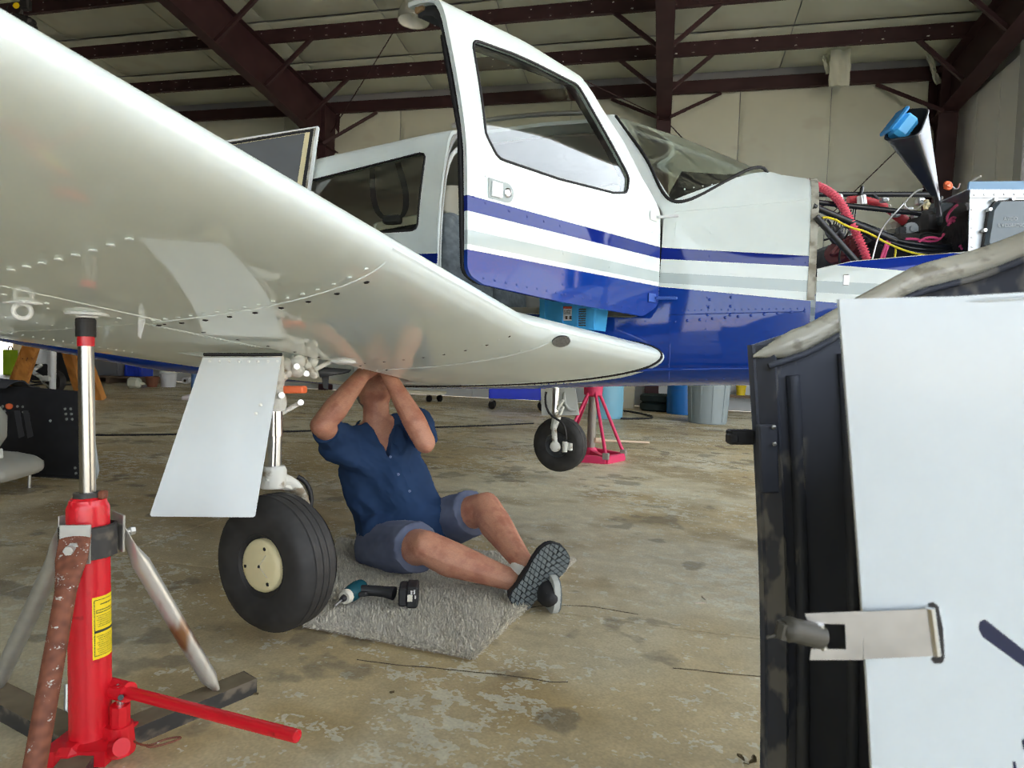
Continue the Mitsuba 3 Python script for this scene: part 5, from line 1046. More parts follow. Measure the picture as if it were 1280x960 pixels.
legb = lambda h, k, a: [bone((h, .072), (mus(h, k, .5, 0), .084), (k, .064)), bone((k, .064), (mus(k, a, .28, V(0, 0, -.010)), .069), (mus(k, a, .6, 0), .052)), bone((mus(k, a, .28, V(0, 0, -.010)), .067), (a, .040)), ball(k + unit(k - (h + a) / 2) * .014, .052)]
wupR, wupL = unit(RW - RE), unit(LW - LE_)
bodyb = hd + arm(RS, RE, RW, fwdp) + arm(LS, LE_, LW, fwdp) + legb(RH, RK, RA) + legb(LH, LK, LA)
bodyb += [bone((RS, .05), (LS, .05), (CH, .09), (NB, .055)), bone((CH, .085), (PEL + FWD * .03, .075), (RH + FWD * .03, .065), (LH + FWD * .03, .065))]
bodyb += hand_bones(RW, unit(V(0, 0, .60) + RGT * .62 + FWD * .40), unit(-RGT * .3 + V(0, 0, .9)), unit(-FWD), .98, .55) + hand_bones(LW, unit(V(0, 0, .85) - RGT * .42 + FWD * .30), unit(RGT * .2 + V(0, 0, .6) + FWD * .5), unit(RGT * .75 - FWD * .6), .98, .55)
ft = lambda a, toe: [bone((a, .036), (a + (toe - a) * .3, .034))]
bm = flesh(bodyb, .0095, 7); bm.vertices[:, 2] = np.maximum(bm.vertices[:, 2], .034)
add(pm, 'body', bm, 'skin', True)
hz_ = m3.Manifold.batch_hull([ball(HC + hup * .045 - gaze * .022, (.081, .088, .083)), ball(HC - hup * .035 - gaze * .042, .060), ball(HC + hup * .07 + gaze * .02, .055)])
hzm = flesh([hz_], .010, 3, .010, 60, 4); add(pm, 'hair', hzm, 'hair_grey', True)
for s in (-1, 1):
    ec = HC + gaze * .083 + hup * .024 + hrt * s * .033
    ey = add(pm, 'eye', sphere(ec, .012), 'eye_white', True); add(ey, 'iris', sphere(ec + gaze * .0065, .0068), 'eye_dark', True)
# shirt
cuff = lambda s, e, k: mus(s, e, k, 0)
sh = [bone((RS + V(0, 0, .0), .066), (LS, .066), (CH + fwdp * .045, .115), (CH - fwdp * .06, .10), (NB - V(0, 0, .065), .075)),
      bone((CH + fwdp * .045, .118), (CH - fwdp * .06, .10), (CH + RGT * .10, .085), (CH - RGT * .135, .095), (PEL + V(0, 0, .11) + fwdp * .075, .108), (PEL + V(0, 0, .09) - RGT * .125, .110), (PEL + V(0, 0, .10) + RGT * .085, .10)),
      bone((PEL + V(0, 0, .11) + fwdp * .075, .112), (PEL + V(0, 0, .09) - RGT * .125, .115), (PEL + V(0, 0, .10) + RGT * .105, .105), (PEL + V(0, 0, .02) + fwdp * .075 + RGT * .05, .10), (PEL + V(0, 0, .02) - RGT * .105, .105), (RH + V(0, 0, .06) - RGT * .03, .10), (LH + V(0, 0, .03) + RGT * .02, .095)),
      bone((RS, .070), (cuff(RS, RE, .55), .070), (cuff(RS, RE, .80), .066)), bone((LS, .070), (cuff(LS, LE_, .55), .068), (cuff(LS, LE_, .78), .064)),
      bone((RS - V(0, 0, .03), .07), (cuff(RS, RE, .45) - V(0, 0, .035), .06), (CH - RGT * .11 + V(0, 0, .03), .07))]
shirt = m3.Manifold.batch_boolean(sh, m3.OpType.Add)
# V neck and open cuffs are cut out of the cloth
def halfcut(c, d, L_=.2, r=.12): return tm(cyl(c, c + unit(d) * L_, r, n=24))
shm = shirt - man(cyl(cuff(RS, RE, .86), cuff(RS, RE, 1.6), .12, n=24)) - man(cyl(cuff(LS, LE_, .84), cuff(LS, LE_, 1.6), .12, n=24))
vn = NB - V(0, 0, .155) + fwdp * .16
shm = shm - man(hull([vn + fwdp * .05, vn - fwdp * .16 + V(0, 0, .02)] + [NB + V(0, 0, h) + RGT * s * w + fwdp * f for s in (-1, 1) for h, w in ((.03, .075), (.16, .10)) for f in (-.10, .3)]))
t = tm(shm.refine_to_length(.012)); t.merge_vertices(); t = trimesh.Trimesh(t.vertices, t.faces); trimesh.smoothing.filter_taubin(t, lamb=.5, nu=.52, iterations=5)
nn = meshkit.arrays(t, True)[2]; vv = np.array(t.vertices)
diag = vv @ unit(RGT * .7 + V(0, 0, .7)); wr0 = meshkit.fbm(np.column_stack([diag * 17, vv @ FWD * 7, vv @ unit(RGT - V(0, 0, 1)) * 5]), 3, 8)
rid = lambda q, s_: 1 - 2 * np.abs(meshkit.fbm(q, 2, s_) - .5)
fold = rid(np.column_stack([diag * 9, vv @ FWD * 4, vv @ unit(RGT - V(0, 0, 1)) * 2.5]), 21) ** 4 - .5
t.vertices = vv + nn * (.020 * (wr0 - .5) + .020 * fold + .010 * (meshkit.fbm(vv * 34, 2, 9) - .5))[:, None]
t.vertices = np.column_stack([t.vertices[:, :2], np.maximum(t.vertices[:, 2], .034)])
sk = add(pm, 'shirt', t, 'shirt_navy', True)
from trimesh.proximity import closest_point
from trimesh.ray.ray_triangle import RayMeshIntersector
RI = RayMeshIntersector(t)
def on_shirt(x, y, off=.003):
    d = at(x, y, 1.) - EYE; h = RI.intersects_location([EYE], [d], multiple_hits=False)[0]
    if len(h): return h[0] - unit(d) * off
    w_ = np.array(t.vertices) - EYE; dist = np.linalg.norm(np.cross(w_, unit(d)), axis=1) + .15 * np.linalg.norm(w_, axis=1); return np.array(t.vertices)[np.argmin(dist)] - unit(d) * off
for x, y in ((478, 549), (488, 571), (498, 593), (512, 614)):
    b = on_shirt(x, y, .002); add(sk, 'button', disc(b, -FWD, .0065, .003, 14), 'button', 40)
pl = [on_shirt(x, y, .001) for x, y in ((474, 538), (477, 549), (487, 571), (497, 593), (511, 614), (524, 634))]
add(sk, 'placket_edge', tube(curve([p - RGT * .012 for p in pl], 30), .0022, 6), 'shirt_navy', True)
vtip = vn - fwdp * .055 + V(0, 0, .02)
for s_ in (-1, 1):
    inn = [NB + RGT * s_ * .055 - fwdp * .05 + V(0, 0, .045), NB + RGT * s_ * .078 + fwdp * .01 + V(0, 0, .015), NB + RGT * s_ * .066 + fwdp * .075 - V(0, 0, .035), NB + RGT * s_ * .036 + fwdp * .115 - V(0, 0, .085)]
    out_ = [NB + RGT * s_ * .085 - fwdp * .06 + V(0, 0, .005), NB + RGT * s_ * .112 + fwdp * .015 - V(0, 0, .025), NB + RGT * s_ * .100 + fwdp * .095 - V(0, 0, .075), NB + RGT * s_ * .060 + fwdp * .135 - V(0, 0, .125)]
    a_, b_ = curve(inn, 14), curve(out_, 14)
    add(sk, 'collar', thick(np.stack([a_, (a_ + b_) / 2 + (V(0, 0, 1) + fwdp) * .010, b_], 1), .004), 'shirt_navy', True)
# shorts
sho = [bone((PEL + V(0, 0, .03), .125), (RH, .105), (LH, .105)), bone((RH - RGT * .03, .116), (RH, .108), (cuff(RH, RK, .40), .110), (cuff(RH, RK, .76), .100)), bone((LH, .108), (cuff(LH, LK, .40), .112), (cuff(LH, LK, .74), .104))]
som = m3.Manifold.batch_boolean(sho, m3.OpType.Add) - man(cyl(cuff(RH, RK, .80), cuff(RH, RK, 1.5), .16, n=24)) - man(cyl(cuff(LH, LK, .78), cuff(LH, LK, 1.5), .16, n=24))
som = som - man(box(V(-3, -3, -1), V(3, 3, .030)))
t2 = tm(som.refine_to_length(.012)); t2.merge_vertices(); t2 = trimesh.Trimesh(t2.vertices, t2.faces); trimesh.smoothing.filter_taubin(t2, lamb=.5, nu=.52, iterations=4)
nn = meshkit.arrays(t2, True)[2]; vv = np.array(t2.vertices); t2.vertices = vv + nn * (.018 * (meshkit.fbm(vv * 15, 3, 3) - .5))[:, None]
add(pm, 'shorts', t2, 'shorts_slate', True)
# shoes: left one shows its tread to the camera, right one lies behind it
def shoe(heel, toe, up, sole_n, name_parts=True, tread=True):
    """heel/toe: ends of the sole; up: from the sole to the ankle; sole_n = -up"""
    d = unit(toe - heel); L_ = np.linalg.norm(toe - heel); u = unit(up - d * (up @ d)); s = np.cross(d, u)
    out = [(-.0, .0), (.03, .041), (.12, .051), (.3, .050), (.45, .054), (.62, .066), (.78, .070), (.9, .060), (.97, .038), (1.0, .0)]
    k = np.linspace(0, 1, 26); w = np.interp(k, [a for a, b in out], [b for a, b in out])
    ol = [(a * L_, b) for a, b in zip(k, w)] + [(a * L_, -b) for a, b in zip(k[::-1][1:-1], w[::-1][1:-1])]
    ol = chaikin(np.array(ol), 1)
    M0 = mat4(d, s, u, heel) if np.cross(d, s) @ u > 0 else mat4(d, -s, u, heel)
    S = mat4(M0[:3, 0], M0[:3, 1], u, heel)
    k_ = add(pm, 'shoe', (lambda m: m)(flesh([bone((heel + d * L_ * .12 + u * .035, .034), (heel + d * L_ * .14 + u * .085, .036)), bone((heel + d * L_ * .14 + u * .05, .038), (heel + d * L_ * .45 + u * .055, .040), (heel + d * L_ * .30 + u * .085, .034)), m3.Manifold.batch_hull([ball(heel + d * L_ * .42 + u * .045, .040), ball(heel + d * L_ * .75 + u * .030 + s * .016, .032), ball(heel + d * L_ * .75 + u * .030 - s * .016, .032), ball(heel + d * L_ * .90 + u * .028, .028)])], .010, 5)), 'shoe_black', True)
    add(k_, 'midsole', prism(ol, .022, S @ trimesh.transformations.translation_matrix([0, 0, .001])), 'midsole' if not tread else 'shoe_black', 30)
    add(k_, 'outsole', prism(ol * [1, .97] + [L_ * .0, 0], .006, S @ trimesh.transformations.translation_matrix([0, 0, -.004])), 'sole_dark' if tread else 'sole_grey', 30)
    if tread:
        from shapely.geometry import Polygon
        P0 = Polygon(ol).buffer(-.003); lugs = []
        for i in range(15):
            x0 = L_ * (.03 + i * .064)
            for j in range(-3, 4):
                y0 = j * .019 + (.004 if i % 2 else -.004); q = Polygon([(x0, y0 - .0078), (x0 + L_ * .052, y0 - .0078 + .006 * (1 if j > 0 else -1 if j < 0 else 0)), (x0 + L_ * .052, y0 + .0078 + .006 * (1 if j > 0 else -1 if j < 0 else 0)), (x0, y0 + .0078)]).intersection(P0)
                if q.area > 4e-5 and q.geom_type == 'Polygon': lugs.append(prism(q, .0045, S @ trimesh.transformations.translation_matrix([0, 0, -.008])))
        for l in lugs: add(k_, 'tread_lug', l, 'sole_grey', False)
    for f in (.34, .42, .50, .57):
        a = heel + d * L_ * f + u * (.105 - .055 * (f - .3) / .3); add(k_, 'lace', tube(curve([a + s * .024 - u * .006, a + u * .004, a - s * .024 - u * .006], 9), .0028, 6), 'shoe_black', True)
    add(k_, 'lace_loop', tube(curve([heel + d * L_ * .36 + u * .104, heel + d * L_ * .40 + u * .135 + s * .01, heel + d * L_ * .47 + u * .125 + s * .012, heel + d * L_ * .42 + u * .102], 16), .0022, 6), 'shoe_black', True)
    return heel + d * L_ * .16 + u * .10
lheel, ltoe = at(643, 766, 2.350) + V(0, 0, .021), at(704, 690, 2.375) + V(0, 0, .021)
upd = unit(FWD * .95 - RGT * .22 + V(0, 0, .12)); an1 = shoe(lheel, ltoe, upd, -upd)
rheel, rtoe = at(632, 742, 2.50), at(690, 762, 2.36); rheel[2], rtoe[2] = .042, .052
upr = unit(V(0, 0, .45) + FWD * .2 - RGT * .5 + unit(np.cross(rtoe - rheel, V(0, 0, 1))) * -.5); rh2 = at(674, 746, 2.54); rh2[2] = .064; rt2 = at(701, 760, 2.31); rt2[2] = .064
upr = unit(np.cross(V(0, 0, 1), rt2 - rh2)); upr = upr if upr @ RGT < 0 else -upr; an2 = shoe(rh2, rt2, upr, -upr, tread=False)
for a, q in ((LA, an1), (RA, an2)):
    m_ = flesh([bone((a * .68 + q * .32, .0480), (q, .047))], .012, 3); m_.vertices[:, 2] = np.maximum(m_.vertices[:, 2], .034); add(pm, 'sock', m_, 'sock', True)

# somebody standing far behind, only a jean leg and a sneaker show
p2 = thing('person', 'person standing far behind the wing, one jean leg and white sneaker showing', 'person')
f0 = at(233, 499, 11.2); f0[2] = 0; S2 = lambda dx, dz, dd=0.: f0 + RGT * [1, 1, 0] * dx + FWD * [1, 1, 0] * dd + V(0, 0, dz)
leg2 = lambda o, dd: [bone((S2(o, .92, dd), .09), (S2(o, .50, dd), .065)), bone((S2(o, .50, dd), .065), (S2(o, .10, dd), .05))]
add(p2, 'body', flesh([bone((S2(.2, 1.40), .10), (S2(.35, 1.40), .10), (S2(.27, 1.0), .14)), bone((S2(.275, 1.45), .06), (S2(.275, 1.55), .055)), m3.Manifold.batch_hull([ball(S2(.275, 1.66), (.08, .09, .11)), ball(S2(.26, 1.57, -.03), .05)]), bone((S2(.10, 1.38), .05), (S2(.06, 1.10), .042)), bone((S2(.06, 1.10), .042), (S2(.10, .86, -.1), .03)), bone((S2(.46, 1.38), .05), (S2(.50, 1.10), .042)), bone((S2(.50, 1.10), .042), (S2(.46, .86, -.1), .03)), bone((S2(.14, .2), .05), (S2(.14, .06), .04)), bone((S2(.38, .2, .1), .05), (S2(.38, .06, .1), .04))] + hand_bones(S2(.10, .84, -.1), V(0, 0, -1), -FWD, -RGT, 1., .4) + hand_bones(S2(.46, .84, -.1), V(0, 0, -1), -FWD, RGT, 1., .4), .022, 4), 'skin', True)
add(p2, 'jeans', flesh(leg2(.14, 0) + leg2(.38, .1) + [bone((S2(.18, .96), .12), (S2(.36, .96), .12))], .025, 4, .02, 10), 'jeans', True)
add(p2, 'shirt', flesh([bone((S2(.16, 1.38), .11), (S2(.38, 1.38), .11), (S2(.27, .98), .16)), bone((S2(.10, 1.38), .065), (S2(.07, 1.18), .06)), bone((S2(.45, 1.38), .065), (S2(.49, 1.18), .06))], .025, 4, .02, 10), 'shorts_slate', True)
add(p2, 'hair', flesh([ball(S2(.28, 1.70, .02), (.088, .095, .085))], .02, 2), 'hair_grey', True)
for o, dd in ((.14, 0.), (.38, .1)):
    a = S2(o, .05, dd); tdir = unit((-RGT * .85 - FWD * .4) * [1, 1, 0])
    add(p2, 'shoe', flesh([m3.Manifold.batch_hull([ball(a - tdir * .06, .045), ball(a + tdir * .02 + V(0, 0, .025), .05), ball(a + tdir * .17 - V(0, 0, .008), .038)])], .02, 3), 'sneaker', True)
M('sneaker', (.60, .55, .53), rough=.6)
# ------------------------------------------------------------------ blue storage tub on the wing root, below the open door
M('tub_blue', (.07, .42, .78), rough=.3); M('paper', (.75, .75, .74), rough=.6); M('label_red', (.65, .10, .06), rough=.5); M('label_dark', (.10, .075, .05), rough=.6)
tb = thing('storage_tub', 'blue plastic storage tub with paper label on the wing root below the cabin door', 'tub')
tx, ty = unit(V(1, -.16, .0)), unit(V(.16, 1, 0)); to = V(.735, -.69, 0); TB = lambda x, y, z: to + tx * x + ty * y + V(0, 0, z)
add(tb, 'body', hull([TB(sx * (.112 + .010 * k), sy * (.06 + .008 * k), 1.050 + (.010 if sx < 0 else 0) * (1 - k) + .16 * k) for sx in (-1, 1) for sy in (-1, 1) for k in (0, 1)]), 'tub_blue', 30)
for x in (-.115, -.035, .03, .10): add(tb, 'rib', hull([TB(x + s * w, -.060 - .008 * k - e, 1.06 + .15 * k) for s, w in ((-1, .012), (1, .012)) for k in (0, 1) for e in (0, .008)]), 'tub_blue', 30)
add(tb, 'rim', hull([TB(sx * .135, sy * .078, z) for sx in (-1, 1) for sy in (-1, 1) for z in (1.212, 1.226)]), 'tub_blue', 30)
lbq = lambda x0, x1, z0, z1, e: hull([TB(x, -.0615 - .008 * (z - 1.045) / .17 - e - d, z) for x in (x0, x1) for z in (z0, z1) for d in (0, .001)])
add(tb, 'paper_label', lbq(-.022, .020, 1.085, 1.142, .001), 'paper', False); add(tb, 'red_band', lbq(-.022, .020, 1.133, 1.142, .0022), 'label_red', False)
for z in (1.124, 1.118, 1.112): add(tb, 'label_line', lbq(-.018, .010, z, z + .0025, .0022), 'label_dark', False)
for x in (-.012, .006): add(tb, 'label_box', lbq(x, x + .010, 1.091, 1.104, .0022), 'label_dark', False)
add(tb, 'bar_code', cat([lbq(.046, .076, 1.065 + .009 * k, 1.0695 + .009 * k, .001) for k in range(8)]), 'label_dark', False)

# ------------------------------------------------------------------ lamp and hook hanging from the roof
M('reflector', (.62, .64, .58), rough=.35, metal=.7)
M('lamp_inner', (.72, .73, .68), rough=.5)
lm = thing('high_bay_lamp', 'spun metal high bay lamp hanging from the roof, partly behind the open door top', 'lamp')
lo = at(517, 25, 8.6); lu = V(0, 0, 1)
add(lm, 'reflector', lathe([(.212, -.02), (.215, 0), (.20, .09), (.165, .19), (.10, .25), (.085, .30), (.080, .30), (.095, .24), (.155, .185), (.19, .085), (.205, 0), (.206, -.02)], lo, lu, 40), 'reflector', 40)
add(lm, 'inner_bowl', lathe([(.203, -.012), (.188, .085), (.152, .18), (.06, .235), (0, .24)], lo, lu, 40), 'lamp_inner', 40)
add(lm, 'ballast', lathe([(0, .29), (.11, .29), (.12, .32), (.12, .50), (.09, .54), (0, .54)], lo, lu, 30), 'reflector', 40)
add(lm, 'bulb', cat([sphere(lo + lu * .10, .055), cyl(lo + lu * .12, lo + lu * .24, .03)]), 'lamp_inner', 40)
vl = (lo - BO) @ BG
add(lm, 'hanger', cyl(lo + lu * .53, V(lo[0], lo[1], RZ(vl) - .02), .012, n=8), 'oxide', 40)
hk = thing('chain_hoist', 'black chain hoist with a yellow badge hanging from a purlin above the wing', 'hoist')
ho = at(27, 27, 9.2)
add(hk, 'motor_block', cat([obox(ho + V(0, 0, .0) + RGT * .05, unit(RGT - .3 * UPV), unit(UPV + .3 * RGT), FWD, .26, .14, .16, .03), obox(ho + RGT * .12 - V(0, 0, .10), RGT, UPV, FWD, .16, .14, .14, .02)]), 'black_rubber', 30)
add(hk, 'suspension_block', obox(ho + V(0, 0, .24) + RGT * .06, RGT, UPV, FWD, .13, .16, .10, .02), 'black_rubber', 30)
add(hk, 'badge', disc(ho + V(0, 0, .19) - RGT * .03 - FWD * .06, -FWD, .045, .01, 20), 'label_yellow', 40)
add(hk, 'cable_loop', torus(ho + V(0, 0, .17) - RGT * .12, FWD, .10, .009, 24, 6), 'black_rubber', 40)
vh = (ho - BO) @ BG
add(hk, 'chain', cyl(ho + V(0, 0, .3) + RGT * .06, V(*(ho + RGT * .06)[:2], RZ(vh) - .2), .02, n=8), 'black_steel', 40)
add(hk, 'hook_stem', cyl(ho + V(0, 0, .05), ho + V(0, 0, .2), .02, n=8), 'black_steel', 40)

# ------------------------------------------------------------------ removed seat, black panel and the wooden stand at the left
M('seat_grey', proc(lambda p, n, uv: mix((.34, .36, .33), (.42, .43, .39), fbm(p.x * 8, p.y * 8, p.z * 8, 3))), rough=.5)
st = thing('loose_seat', 'grey vinyl aircraft seat taken out and standing on the floor at the left edge', 'seat')
s0 = at(-4, 600, 3.85); s0[2] = 0; sxv, syv = unit(_R0 * .97 + _F0 * .1), unit(_F0 * .97 - _R0 * .1); ST = lambda x, y, z: s0 + sxv * x + syv * y + V(0, 0, z)
secs = []
for x, h0, h1, d in ((-.42, .10, .24, .2), (-.3, .08, .25, .23), (.0, .075, .235, .24), (.10, .085, .215, .23), (.145, .10, .19, .21), (.158, .125, .165, .17)):
    an = np.linspace(0, 2 * np.pi, 28, endpoint=False); c, s = np.cos(an), np.sin(an)
    secs.append(np.array([ST(x, d * np.sign(a) * abs(a) ** .5, (h0 + h1) / 2 + (h1 - h0) / 2 * np.sign(b) * abs(b) ** .6) for a, b in zip(c, s)]))
add(st, 'cushion', loft(secs), 'seat_grey', 40)
secs = []
for z, x, t_, w_ in ((.22, -.20, .10, .22), (.32, -.16, .12, .23), (.45, -.15, .115, .22), (.55, -.18, .09, .18), (.60, -.21, .05, .12)):
    an = np.linspace(0, 2 * np.pi, 28, endpoint=False); secs.append(np.array([ST(x + t_ * np.sign(math.cos(a)) * abs(math.cos(a)) ** .6, w_ * np.sign(math.sin(a)) * abs(math.sin(a)) ** .6, z) for a in an]))
add(st, 'backrest', loft(secs), 'seat_grey', 40)
add(st, 'recline_rail', bar(ST(-.30, -.25, .225), ST(.19, -.255, .285), .03, .055, (0, 0, 1), .004), 'white_semi', 30)
add(st, 'belt', tube(curve([ST(-.1, -.26, .40), ST(-.06, -.26, .33), ST(-.02, -.26, .26)], 10), .004, 6), 'webbing', 40)
for x, y in ((.075, -.18), (.075, .18), (-.3, -.18), (-.3, .18)): add(st, 'leg', cyl(ST(x, y, 0), ST(x, y, .11), .010, n=10), 'alu', 40)
M('panel_soot', proc(lambda p, n, uv: mix((.006, .0065, .008), (.014, .015, .018), fbm(p.x * 9, p.y * 9, p.z * 9, 4))), rough=.55)
M('fastener', (.30, .32, .30), rough=.4, metal=.4)
bp = thing('access_panel', 'black floor panel with rows of fasteners propped upright behind the seat', 'panel')
b0, b1 = at(-70, 590, 4.45), at(104, 599, 4.36); b0[2] = b1[2] = 0; bh = .62; bu = unit(b1 - b0); bnn = unit(np.cross(bu, V(0, 0, 1))); bnn = bnn if bnn @ FWD < 0 else -bnn
BP = lambda x, z, o=0.: b1 - bu * x + V(0, 0, z) + bnn * o - bnn * (z * .10)
Lp = np.linalg.norm(b1 - b0)
add(bp, 'sheet', hull([BP(x, z, o) for x, z in ((0, 0), (Lp, 0), (Lp, bh), (0, bh - .03)) for o in (0, -.012)]), 'panel_soot', False)
add(bp, 'lower_flange', hull([BP(x, z, o) for x in (0, Lp) for z in (0, .012) for o in (0, .02)]), 'panel_soot', False)
for x, y in ((81.5, 511), (88.5, 511), (82.5, 517.5), (89.5, 517.5), (83.5, 524), (90.5, 524), (94, 585), (95, 591.5), (3.5, 508), (22, 508), (28.5, 508.5), (6, 514), (29.5, 515), (6.5, 520), (24.5, 521), (63, 526), (0, 516)):
    q = plane_hit = None; d = at(x, y, 1.) - EYE; p0 = BP(0, 0); nb = unit(np.cross(bu, V(0, 0, 1) - bnn * .10)); nb = nb if nb @ FWD < 0 else -nb
    q = EYE + d * (((p0 - EYE) @ nb) / (d @ nb)); add(bp, 'fastener', disc(q, nb, .0095, .004, 12), 'fastener', 40)
qh = lambda x, y: (lambda d: EYE + d * (((BP(0, 0) - EYE) @ nb) / (d @ nb)))(at(x, y, 1.) - EYE)
add(bp, 'bonding_plug', sphere(qh(13, 508) + nb * .01, .022), 'orange', True)
for x in (22, 33): add(bp, 'velcro_strap', hull([qh(x + a, y) + nb * o for a, y in ((-4, 513), (3, 513), (9, 545), (2, 548)) for o in (.001, .004)]), 'webbing', False)
add(bp, 'side_gusset', hull([at(117, 548, 4.35), at(119, 548, 4.35), at(124.5, 588, 4.34), at(121, 599, 4.33), at(117, 598, 4.37), at(117, 560, 4.5)]), 'gear_door_grey', False)
ds = thing('dust_cover', 'dark grey cloth seat cover lying over the top of the black panel', 'cover')
P = np.array([[BP(x, bh - .012 + .02 * math.sin(3 * t) + .045 * (1 - abs(t)) , .14 * t) + V(0, 0, .012 * math.sin(9 * x)) for t in np.linspace(-1, 1, 13)] for x in np.linspace(.50, 1.0, 20)])
add(ds, 'cloth', thick(P, .008), 'webbing', True)
M('pine', proc(lambda p, n, uv: mix((.62, .27, .065), (.42, .155, .03), smoothstep(.35, .7, fbm(p.x * 9, p.y * 9, p.z * 1.3, 4)))), rough=.55)
M('burn', (.16, .06, .02), rough=.8)
ws_ = thing('wooden_stand', 'tall orange pine A-frame stand far behind the jack', 'stand')
def plank(a0, a1, b0, b1, t):
    q = [a0, a1, b1, b0]; n_ = unit(np.cross(a1 - a0, b0 - a0)); n_ = n_ if n_ @ FWD > 0 else -n_
    return hull(q + [p + n_ * t for p in q])
DD = 10.45
lA = add(ws_, 'leg', plank(at(43, 372, DD - .9), at(66, 372, DD - .9), at(13, 497, DD), at(26, 497, DD), .12), 'pine', False)
add(ws_, 'leg', plank(at(62, 372, DD - .6), at(80, 372, DD - .6), at(117.5, 501, DD + .1), at(128, 501, DD + .1), .12), 'pine', False)
add(ws_, 'leg', plank(at(55, 372, DD + 1.), at(72, 372, DD + 1.), at(92, 489, DD + 2.0), at(100, 489, DD + 2.0), .12), 'pine', False)
add(ws_, 'leg', plank(at(50, 372, DD + 1.), at(60, 372, DD + 1.), at(6, 489, DD + 2.0), at(12, 489, DD + 2.0), .12), 'pine', False)
add(ws_, 'top_beam', obox(at(61, 370, DD - .2), FWD, RGT, UPV, 2.6, .36, .14), 'pine', False)
for pts in (((28, 449), (34, 442), (38, 446), (42, 441)), ((33, 451), (37, 446), (41, 449)), ((26, 444), (31, 441))):
    add(lA, 'branded_mark', tube(curve([at(x, y, DD - .36 - .012 + 0) for x, y in pts], 12), .008, 5), 'burn', 40)

# ------------------------------------------------------------------ things along the back of the hangar
M('bin_grey', (.27, .32, .33), rough=.45); M('barrel_blue', (.02, .17, .52), rough=.35); M('barrel_cyan', (.20, .46, .60), rough=.4); M('tyre_green', (.018, .035, .035), rough=.7); M('bucket_white', (.68, .70, .70), rough=.4)
M('bucket_yellow', (.75, .55, .02), rough=.4); M('crate_blue', (.02, .06, .50), rough=.4); M('creeper_cream', (.62, .58, .42), rough=.5); M('terracotta', (.22, .09, .05), rough=.8); M('pallet_wood', (.17, .12, .08), rough=.85); M('box_grey', (.17, .18, .19), rough=.6); M('jug_white', (.62, .64, .52), rough=.5); M('lime', (.42, .70, .03), rough=.5); M('cart_blue', (.015, .04, .62), rough=.35)
def G(x, y): 
    d = at(x, y, 1.) - EYE; p = EYE - d * EYE[2] / d[2]; return V(p[0], p[1], 0)
def pail(name, label, catg, x, y, r0, r1, h, mat, group=None, ribs=0, lid=False):
    c = G(x, y) + FWD * [1, 1, 0] * r0; k = thing(name, label, catg, group)
    add(k, 'body', lathe([(0, .0), (r0 - .01, 0), (r0, .01), (r1, h), (r1 - .012, h), (r0 - .012, .02), (0, .02)], c, V(0, 0, 1), 36), mat, 40)
    add(k, 'rim', torus(c + V(0, 0, h), V(0, 0, 1), r1, .014, 36, 8), mat, 40)
    for i in range(ribs):
        a = 2 * math.pi * i / ribs; e = V(math.cos(a), math.sin(a), 0); add(k, 'rib', bar(c + e * (r0 + .002) + V(0, 0, .03), c + e * (r1 + .002) + V(0, 0, h - .05), .03, .012, e), mat, False)
    if lid: add(k, 'lid', lathe([(0, .02), (r1 * .9, .02), (r1 + .01, .01), (r1 + .01, -.03), (r1, -.03)], c + V(0, 0, h), V(0, 0, 1), 36), mat, 40)
    return k, c
pail('trash_can', 'tall grey ribbed plastic trash can, the largest bin seen below the nose', 'trash can', 891, 531, .30, .345, .82, 'bin_grey', ribs=10)
def barrel(label, x, y, r, h, mat):
    c = G(x, y) + FWD * [1, 1, 0] * r; k = thing('barrel', label, 'barrel', 'plastic drums at the back of the hangar'); pr = [(0, 0), (r * .95, 0), (r, .03)]
    for z in (.33, .66): pr += [(r, h * z - .03), (r * 1.03, h * z), (r, h * z + .03)]
    pr += [(r, h - .03), (r * .95, h), (r * .9, h - .015), (0, h - .015)]
    add(k, 'drum', lathe(pr, c, V(0, 0, 1), 32), mat, 40); add(k, 'bung', cyl(c + V(r * .5, 0, h - .02), c + V(r * .5, 0, h + .012), .035, n=14), mat, 40)
barrel('bright blue plastic drum directly left of the grey trash can', 857, 519, .29, .90, 'barrel_blue')
barrel('pale blue drum behind the far jack', 760, 524, .285, .90, 'barrel_cyan')
barrel('dull blue drum by the back wall between cream box and tyres', 815, 507, .2, .9, 'barrel_blue_dull'); M('barrel_blue_dull', (.07, .14, .30), rough=.5)
tc = G(823, 514) + FWD * [1, 1, 0] * .12
for i, t in enumerate(('lower', 'upper')):
    k = thing('spare_tire', f'dark worn tyre, {t} of the two stacked by the back wall', 'tire', 'tyres stacked by the back wall')
    add(k, 'carcass', lathe([(.20, .02), (.30, .0), (.35, .035), (.35, .135), (.30, .17), (.20, .15), (.19, .085), (.20, .02)], tc + V(0, 0, .172 * i), V(0, 0, 1), 40), 'tyre_green', 40)
bx_ = G(786, 511); k = thing('storage_box', 'cream storage box against the back wall right of the pale blue drum', 'box'); bx_ += FWD * [1, 1, 0] * .2
add(k, 'body', obox(bx_ + V(0, 0, .35), BL, BG, V(0, 0, 1), .28, .3, .70, .01), 'creeper_cream', 30); add(k, 'lid', obox(bx_ + V(0, 0, .72), BL, BG, V(0, 0, 1), .30, .32, .05, .01), 'creeper_cream', 30)
sh_ = thing('shelf_bench', 'dark low wooden shelf by the back wall holding the yellow bucket', 'shelf'); sc = at(936, 500, 13.6); sc[2] = 0
add(sh_, 'board', obox(sc + V(0, 0, .33), BL, BG, V(0, 0, 1), 1.0, .4, .05), 'pallet_wood', False)
